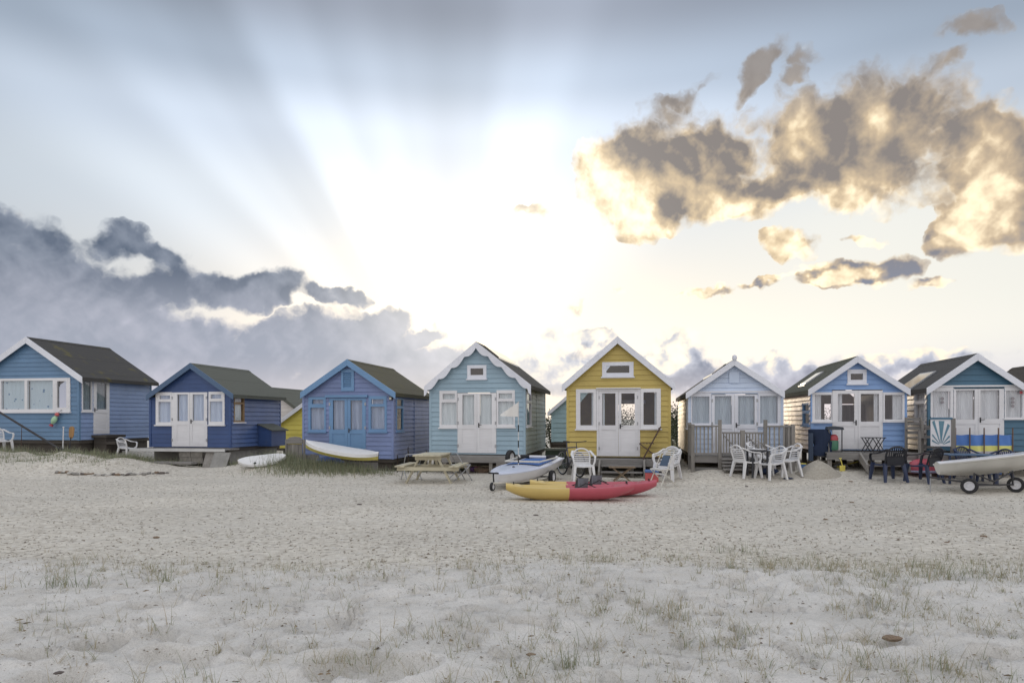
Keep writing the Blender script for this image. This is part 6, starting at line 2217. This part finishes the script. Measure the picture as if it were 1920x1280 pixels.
def blade(V, Fc, x, y, z, h, az, lean, w, rr, curl=1.0, seg=4):
    """one curved tapering blade"""
    dx, dy = math.cos(az), math.sin(az)
    sx, sy = -dy, dx
    n = len(V)
    a = lean * .35
    px, py, pz = x, y, z - .01
    step = h / seg
    for i in range(seg + 1):
        t = i / seg
        ww = w * (1 - t * .85)
        V.append((px - sx * ww, py - sy * ww, pz))
        V.append((px + sx * ww, py + sy * ww, pz))
        a += lean * curl * .5
        px += dx * math.sin(a) * step
        py += dy * math.sin(a) * step
        pz += math.cos(a) * step
    for i in range(seg):
        k = n + 2 * i
        Fc.append((k, k + 1, k + 3, k + 2))


def link_raw(name, V, Fc, m, parent=None):
    me = bpy.data.meshes.new(name)
    me.from_pydata(V, [], Fc)
    me.materials.append(m)
    o = bpy.data.objects.new(name, me)
    col.objects.link(o)
    if parent:
        o.parent = parent
    return o


rr = random.Random(3)
rg = np.random.default_rng(8)
V, Fc = [], []
cY = rg.uniform(3.4, 9.8, 60000)
cX = rg.uniform(-.80, .80, 60000) * cY
cE = berm_edge(cX)
near = cY < cE
dens = .20 + .55 * sstep(cX / cY, -.35, .5)
band = np.exp(-((cY - cE - .35) / .5) ** 2)
clump = fbm(cX * .9, cY * .9, 50, 3)
prob = np.where(near, dens * (.12 + 2.2 * np.maximum(0, clump - .42)), 0) + band * (.14 + 1.9 * np.maximum(0, clump - .42)) * (.45 + .7 * dens)
prob = np.where(cY > cE + 1.3, .02 * np.maximum(0, clump - .3), prob * (cY / 7.0) ** .5)
keep = np.nonzero(rg.random(60000) < prob)[0][:2100]
kz = base_h(cX, cY)
for i in keep:
    x, Y, z = cX[i], cY[i], kz[i]
    n = rr.choice((2, 3, 4, 5, 7, 10))
    hh = rr.choice((.06, .09, .12, .16, .22))
    for _ in range(n):
        blade(V, Fc, x + rr.gauss(0, .018), Y + rr.gauss(0, .018), z, hh * rr.uniform(.5, 1.25), rr.uniform(0, 6.28), rr.uniform(.25, 1.25), rr.uniform(.0013, .0028), rr, seg=4)
    if rr.random() < .4:   # flat dead blades lying about
        for _ in range(2):
            blade(V, Fc, x + rr.gauss(0, .06), Y + rr.gauss(0, .06), z + .012, rr.uniform(.06, .16), rr.uniform(0, 6.28), 1.35, rr.uniform(.0012, .0026), rr, curl=.15, seg=2)
for _ in range(900):     # litter of dead blades on the sand
    Y = rr.uniform(3.4, 7.6)
    x = rr.uniform(-.8, .8) * Y
    if rr.random() > .25 + .6 * (x / Y + .8) / 1.6:
        continue
    blade(V, Fc, x, Y, gh(x, Y) + .012, rr.uniform(.03, .12), rr.uniform(0, 6.28), 1.40, rr.uniform(.0012, .0026), rr, curl=.12, seg=3)
o = link_raw("beach_grass", V, Fc, STRAW)
# bits of straw, shell and dark litter on the soft sand: one object
lv, lf = [], []
lY = rg.uniform(3.3, 9.5, 5200)
lX = rg.uniform(-.8, .8, 5200) * lY
for x, Y, z in zip(lX, lY, gh_many(lX, lY)):
    s = rr.uniform(.0022, .007) * (2.0 if rr.random() < .06 else 1)
    a, e_ = rr.uniform(0, 6.28), rr.choice((1, 1.4, 2.6))
    n = len(lv)
    for bx_, by_, bz_ in ((1, 0, 0), (.3, .9, 0), (-.8, .6, 0), (-.9, -.5, 0), (.2, -1, 0), (.1, 0, .7)):
        lv.append((x + (bx_ * e_ * math.cos(a) - by_ * math.sin(a)) * s, Y + (bx_ * e_ * math.sin(a) + by_ * math.cos(a)) * s, z + .004 + bz_ * s))
    lf += [tuple(i + n for i in f) for f in ((0, 1, 5), (1, 2, 5), (2, 3, 5), (3, 4, 5), (4, 0, 5))]
o2 = link_raw("beach_litter", lv, lf, leaf_mat("litter_bits", [(.10, .08, .06), (.22, .17, .11), (.34, .27, .18), (.14, .11, .08), (.6, .57, .52)], .8))
tag(o2, "bits of straw, shell and dark litter strewn over the soft sand", kind="stuff")
tag(o, "sparse straw coloured grass sprigs scattered over the soft sand in front", kind="stuff")


def tuft(name, label, p, n, h, spread, m, lean=.6, w=.003, group=None, seed=1, kind=None, cat="grass tuft"):
    r_ = random.Random(seed)
    V, Fc = [], []
    for _ in range(n):
        x, y = r_.gauss(0, spread[0]), r_.gauss(0, spread[1])
        z = 0.0
        blade(V, Fc, x, y, z, h * r_.uniform(.4, 1.15), r_.uniform(0, 6.28), r_.uniform(.1, lean), w * r_.uniform(.7, 1.3), r_, seg=4)
    o = link_raw(name, V, Fc, m)
    o.location = p
    if kind:
        tag(o, label, kind=kind)
    else:
        tag(o, label, cat, group)
    return o


# tufts one can single out in front
for px, py, n, h, sp_x, m, lab in [
        (1062, 1252, 46, .20, .07, MARRAM, "green grass tuft on the soft sand lowest in front of the yellow kayak"),
        (120, 1098, 60, .26, .12, MARRAM, "leaning green tuft at the soft sand's edge before the left huts"),
        (305, 1088, 16, .24, .03, MARRAM, "upright narrow grass tuft on the sand's edge in front of the navy hut"),
        (1655, 1140, 26, .22, .06, STRAW, "spreading straw coloured tuft in front of the cornflower hut"),
        (1385, 1035, 70, .20, .20, MARRAM, "wide low grass tuft on the sand's edge before the white railed hut"),
        (1810, 1080, 70, .22, .22, MARRAM, "wide low grass tuft on the sand's edge before the teal hut"),
        (1770, 1255, 24, .22, .06, STRAW, "tall dry grass tuft in the right foreground corner")]:
    p = on_ground(px, py)
    tuft("grass_tuft", lab, p, n, h, (sp_x, sp_x * .5), m, .8, .0026, "grass tufts in the soft sand", px)
# marram on the mounds: nobody could count it
V, Fc = [], []
for cx, cy, sx, sy, n, h in [(-5.6, 19.9, 1.35, .55, 2600, .34), (-7.0, 20.6, .6, .5, 1300, .40), (-8.1, 21.2, .55, .4, 500, .24), (-4.6, 20.0, .9, .35, 600, .22),
                             (-14.0, 21.5, 3.0, .5, 2200, .27), (-12.2, 21.6, .8, .45, 1100, .26), (-17, 21.0, 2.4, .8, 1500, .27), (-13.0, 20.4, 1.4, .5, 500, .16), (-16.0, 19.6, 1.6, .5, 500, .16), (-9.6, 22.4, .8, .3, 250, .2), (-15, 20.0, 2.2, .6, 500, .2)]:
    bx_, by_ = rg.normal(cx, sx * .6, n), rg.normal(cy, sy * .6, n)
    for x, y, z in zip(bx_, by_, gh_many(bx_, by_)):
        blade(V, Fc, x, y, z, h * rr.uniform(.35, 1.15), rr.uniform(0, 6.28), rr.uniform(.1, .8), rr.uniform(.004, .008), rr, seg=3)
o = link_raw("marram_grass", V, Fc, MARRAM)
tag(o, "grey-green marram grass growing over the low sand mounds", kind="stuff")
# weeds in the gaps behind
V, Fc = [], []
for cx, cy, sx, sy, n, h in [(1.1, 24.5, .8, 1.5, 700, .5), (6.0, 25.5, 1.0, 2.0, 700, .6), (-1.9, 21.9, .5, .5, 400, .35), (-3.0, 21.5, .8, .3, 500, .25), (-9.4, 25, .8, 1.0, 300, .4)]:
    bx_, by_ = rg.normal(cx, sx * .6, n), rg.normal(cy, sy * .6, n)
    for x, y, z in zip(bx_, by_, gh_many(bx_, by_)):
        blade(V, Fc, x, y, z, h * rr.uniform(.35, 1.15), rr.uniform(0, 6.28), rr.uniform(.1, .6), rr.uniform(.006, .014), rr, seg=3)
o = link_raw("rough_grass", V, Fc, MARRAM)
tag(o, "rough grass and weeds between and behind the huts", kind="stuff")

# tall dead weed stems by the lavender hut
for k, (px, py0, py1, lab) in enumerate([(765, 868, 838, "dark seed-headed weed beside the lavender hut's side wall"), (800, 866, 843, "thin dark weed by the picnic table's far end"), (745, 872, 852, "short dark weed at the lavender hut's corner")]):
    a, b = at(px, py0, 20.6), at(px, py1, 20.6)
    z0 = gh(a.x, a.y)
    o = thing("weed", lab, "weed", (a.x, a.y, z0))
    hh = b.z - z0
    MB().tube([(0, 0, -.03), (.02, 0, hh * .5), (.0, .02, hh)], [.012, .009, .006], 5).build("stem", leaf_mat("dark_stems", [(.05, .04, .035), (.08, .06, .04)]), o)
    V, Fc = [], []
    for _ in range(40):
        t = rr.uniform(.3, 1.0)
        blade(V, Fc, 0, 0, hh * t, .12 * rr.uniform(.4, 1), rr.uniform(0, 6.28), rr.uniform(.2, 1.0), .008, rr, seg=2)
    link_raw("leaf_spray", V, Fc, leaf_mat("dark_stems", []), o)

# ------------------------------------------------------------------ stones and wrack
STONE_M = [plain("line_stone_" + n, c, .85, var=.3) for n, c in (("grey", (.25, .24, .22)), ("brown", (.22, .16, .11)), ("white", (.5, .48, .45)), ("dark", (.12, .10, .09)))]
stone_mesh = [MB().blob((0, 0, 0), (1, .8, .62), s, 8, 5, .2) for s in range(5)]
stone_me = []
for k, sm in enumerate(stone_mesh):
    for j, mm in enumerate(STONE_M):
        o_ = sm.build("stone", mm)
        stone_me.append(o_.data)
        bpy.data.objects.remove(o_)
for k in range(40):
    t = k / 39
    px = 108 + 205 * t + rr.uniform(-2, 2)
    py = 886 + 5 * math.sin(t * 3.1) + rr.uniform(-1.2, 1.2)
    p = on_ground(px, py)
    o = bpy.data.objects.new("stone", rr.choice(stone_me))
    col.objects.link(o)
    s = rr.uniform(.035, .08)
    o.scale = (s * 1.2, s, s)
    o.rotation_euler = (0, 0, rr.uniform(0, 6))
    o.location = (p.x, p.y, p.z + s * .3)
    tag(o, "small stone in the curved line laid on the sand before the left huts", "stone", "stones laid in a line on the sand")
for px, py, s, lab in [(674, 946, .055, "dark lump of seaweed on the shingle nearest the picnic table"), (1005, 966, .05, "grey pebble on the shingle just before the yellow kayak's bow"),
                       (1845, 1006, .05, "dark lump on the shingle below the cream hulled dinghy"), (1548, 974, .045, "brown lump on the shingle before the cornflower hut"),
                       (293, 1008, .055, "flat dark driftwood chip on the shingle before the navy hut"), (1400, 912, .05, "brown leaf scrap near the white chairs"),
                       (1597, 942, .05, "dark scrap on the shingle between heap of sand and camera"), (1378, 988, .03, "tiny brown pebble before the white railed hut"),
                       (1595, 903, .06, "dark wrack lump below the heap of sand"), (1775, 1017, .035, "small brown pebble before the teal hut"),
                       (996, 1228, .022, "small brown shell lowest in the soft sand"), (1674, 1199, .045, "brown and grey stone half sunk in the soft sand"),
                       (380, 1118, .022, "brown scrap at the edge of the soft sand"), (110, 1262, .02, "dark twig in the left foreground sand")]:
    p = on_ground(px, py)
    o = bpy.data.objects.new("beach_pebble", rr.choice([m_ for i_, m_ in enumerate(stone_me) if i_ % 4 in (1, 3)]))
    col.objects.link(o)
    s *= .62 if Vector(p).y > 7.5 else 1.0
    o.scale = (s * 1.5, s, s * .75)
    o.rotation_euler = (0, 0, rr.uniform(-.4, .4))
    o.location = (p.x, p.y, p.z + s * .25)
    tag(o, lab, "pebble")
# shingle: thousands of little stones, one object
sv, sf = [], []
base = [(1, 0, 0), (.3, .9, 0), (-.8, .6, 0), (-.9, -.5, 0), (.2, -1, 0), (.1, 0, .75)]
bf_ = [(0, 1, 5), (1, 2, 5), (2, 3, 5), (3, 4, 5), (4, 0, 5)]
for _ in range(11000):
    Y = 6.9 + 14.5 * rr.random() ** 1.0
    x = rr.uniform(-.80, .80) * Y
    if Y < 7.3 and rr.random() > .3:
        continue
    s = rr.uniform(.006, .019) * (1 + .6 * (rr.random() < .04))
    a = rr.uniform(0, 6.28)
    ca, sa_ = math.cos(a), math.sin(a)
    n = len(sv)
    for bx_, by_, bz_ in base:
        sv.append((x + (bx_ * ca - by_ * sa_ * .7) * s, Y + (bx_ * sa_ + by_ * ca * .7) * s, bz_ * s * .8))
    sf += [tuple(i + n for i in f) for f in bf_]
sv = np.array(sv)
zz_ = base_h(sv[:, 0], sv[:, 1])
sv[:, 2] += zz_ + .003
o = link_raw("shingle", [tuple(v) for v in sv], sf, leaf_mat("shingle_stones", [(.24, .20, .155), (.34, .30, .245), (.45, .41, .345), (.29, .24, .185), (.55, .52, .46), (.16, .135, .11)], .9))
tag(o, "fine shingle scattered over the sand between the camera and the huts", kind="stuff")

# ------------------------------------------------------------------ bushes behind the huts
LEAF = leaf_mat("dark_bush_leaves", [(.035, .05, .025), (.055, .07, .035), (.045, .055, .03), (.07, .08, .04)])
BARK = timber("bush_bark", (.10, .08, .06), 2, .9)


def bush(label, x, y, w, h, seed):
    r_ = random.Random(seed)
    o = thing("bush", label, "bush", (x, y, gh(x, y)), 0, "bushes behind the row of huts")
    tr = MB()
    for k in range(5):
        a = r_.uniform(0, 6.28)
        tr.tube([(0, 0, -.1), (.25 * w * math.cos(a), .25 * w * math.sin(a), h * .4), (.4 * w * math.cos(a), .4 * w * math.sin(a), h * .8)], [.06, .04, .015], 6)
    tr.build("stems", BARK, o)
    V, Fc = [], []
    cl = [(r_.gauss(0, .28) * w, r_.gauss(0, .28) * w, h * r_.uniform(.15, .95), r_.uniform(.16, .32) * w) for _ in range(26)]
    for cx, cy, cz, cr in cl:
        for _ in range(95):
            d = Vector((r_.gauss(0, 1), r_.gauss(0, 1), r_.gauss(0, .8))).normalized() * cr * r_.random() ** .4
            p = Vector((cx, cy, cz)) + d
            if p.z < 0:
                continue
            a = Vector((r_.gauss(0, 1), r_.gauss(0, 1), r_.gauss(0, 1))).normalized() * .055
            b = a.cross(Vector((r_.gauss(0, 1), r_.gauss(0, 1), r_.gauss(0, 1)))).normalized() * .028
            n = len(V)
            V += [tuple(p - a), tuple(p + b), tuple(p + a), tuple(p - b)]
            Fc.append((n, n + 1, n + 2, n + 3))
    f = link_raw("foliage", V, Fc, LEAF, o)
    return o


for k, (px, Y, w, top, lab) in enumerate([
        (1036, 34, 2.4, 783, "dark bush behind the gap of the aqua hut and the grey-green hut"),
        (1268, 32, 2.4, 762, "dark bush rising in the gap of the mustard and white huts"),
        (1285, 38, 2.8, 774, "lower bush further back in the gap beside the white hut"),
        (1250, 44, 3.0, 776, "farthest bush seen past the mustard hut's right wall"),
        (545, 44, 3.4, 752, "dark tree-like bush over the roof of the bright yellow hut"),
        (1480, 40, 3.0, 779, "bush behind the cornflower hut's left wall"),
        (1716, 40, 3.0, 779, "bush behind the gap of the cornflower and teal huts"),
        (1570, 42, 3.2, 779, "bush seen through the cornflower hut's windows"),
        (1180, 40, 3.2, 764, "bush seen through the mustard hut's right door pane")]):
    p = at(px, top, Y)
    bush(lab, p.x, p.y, w, max(1.2, p.z - gh(p.x, p.y)), 100 + k)
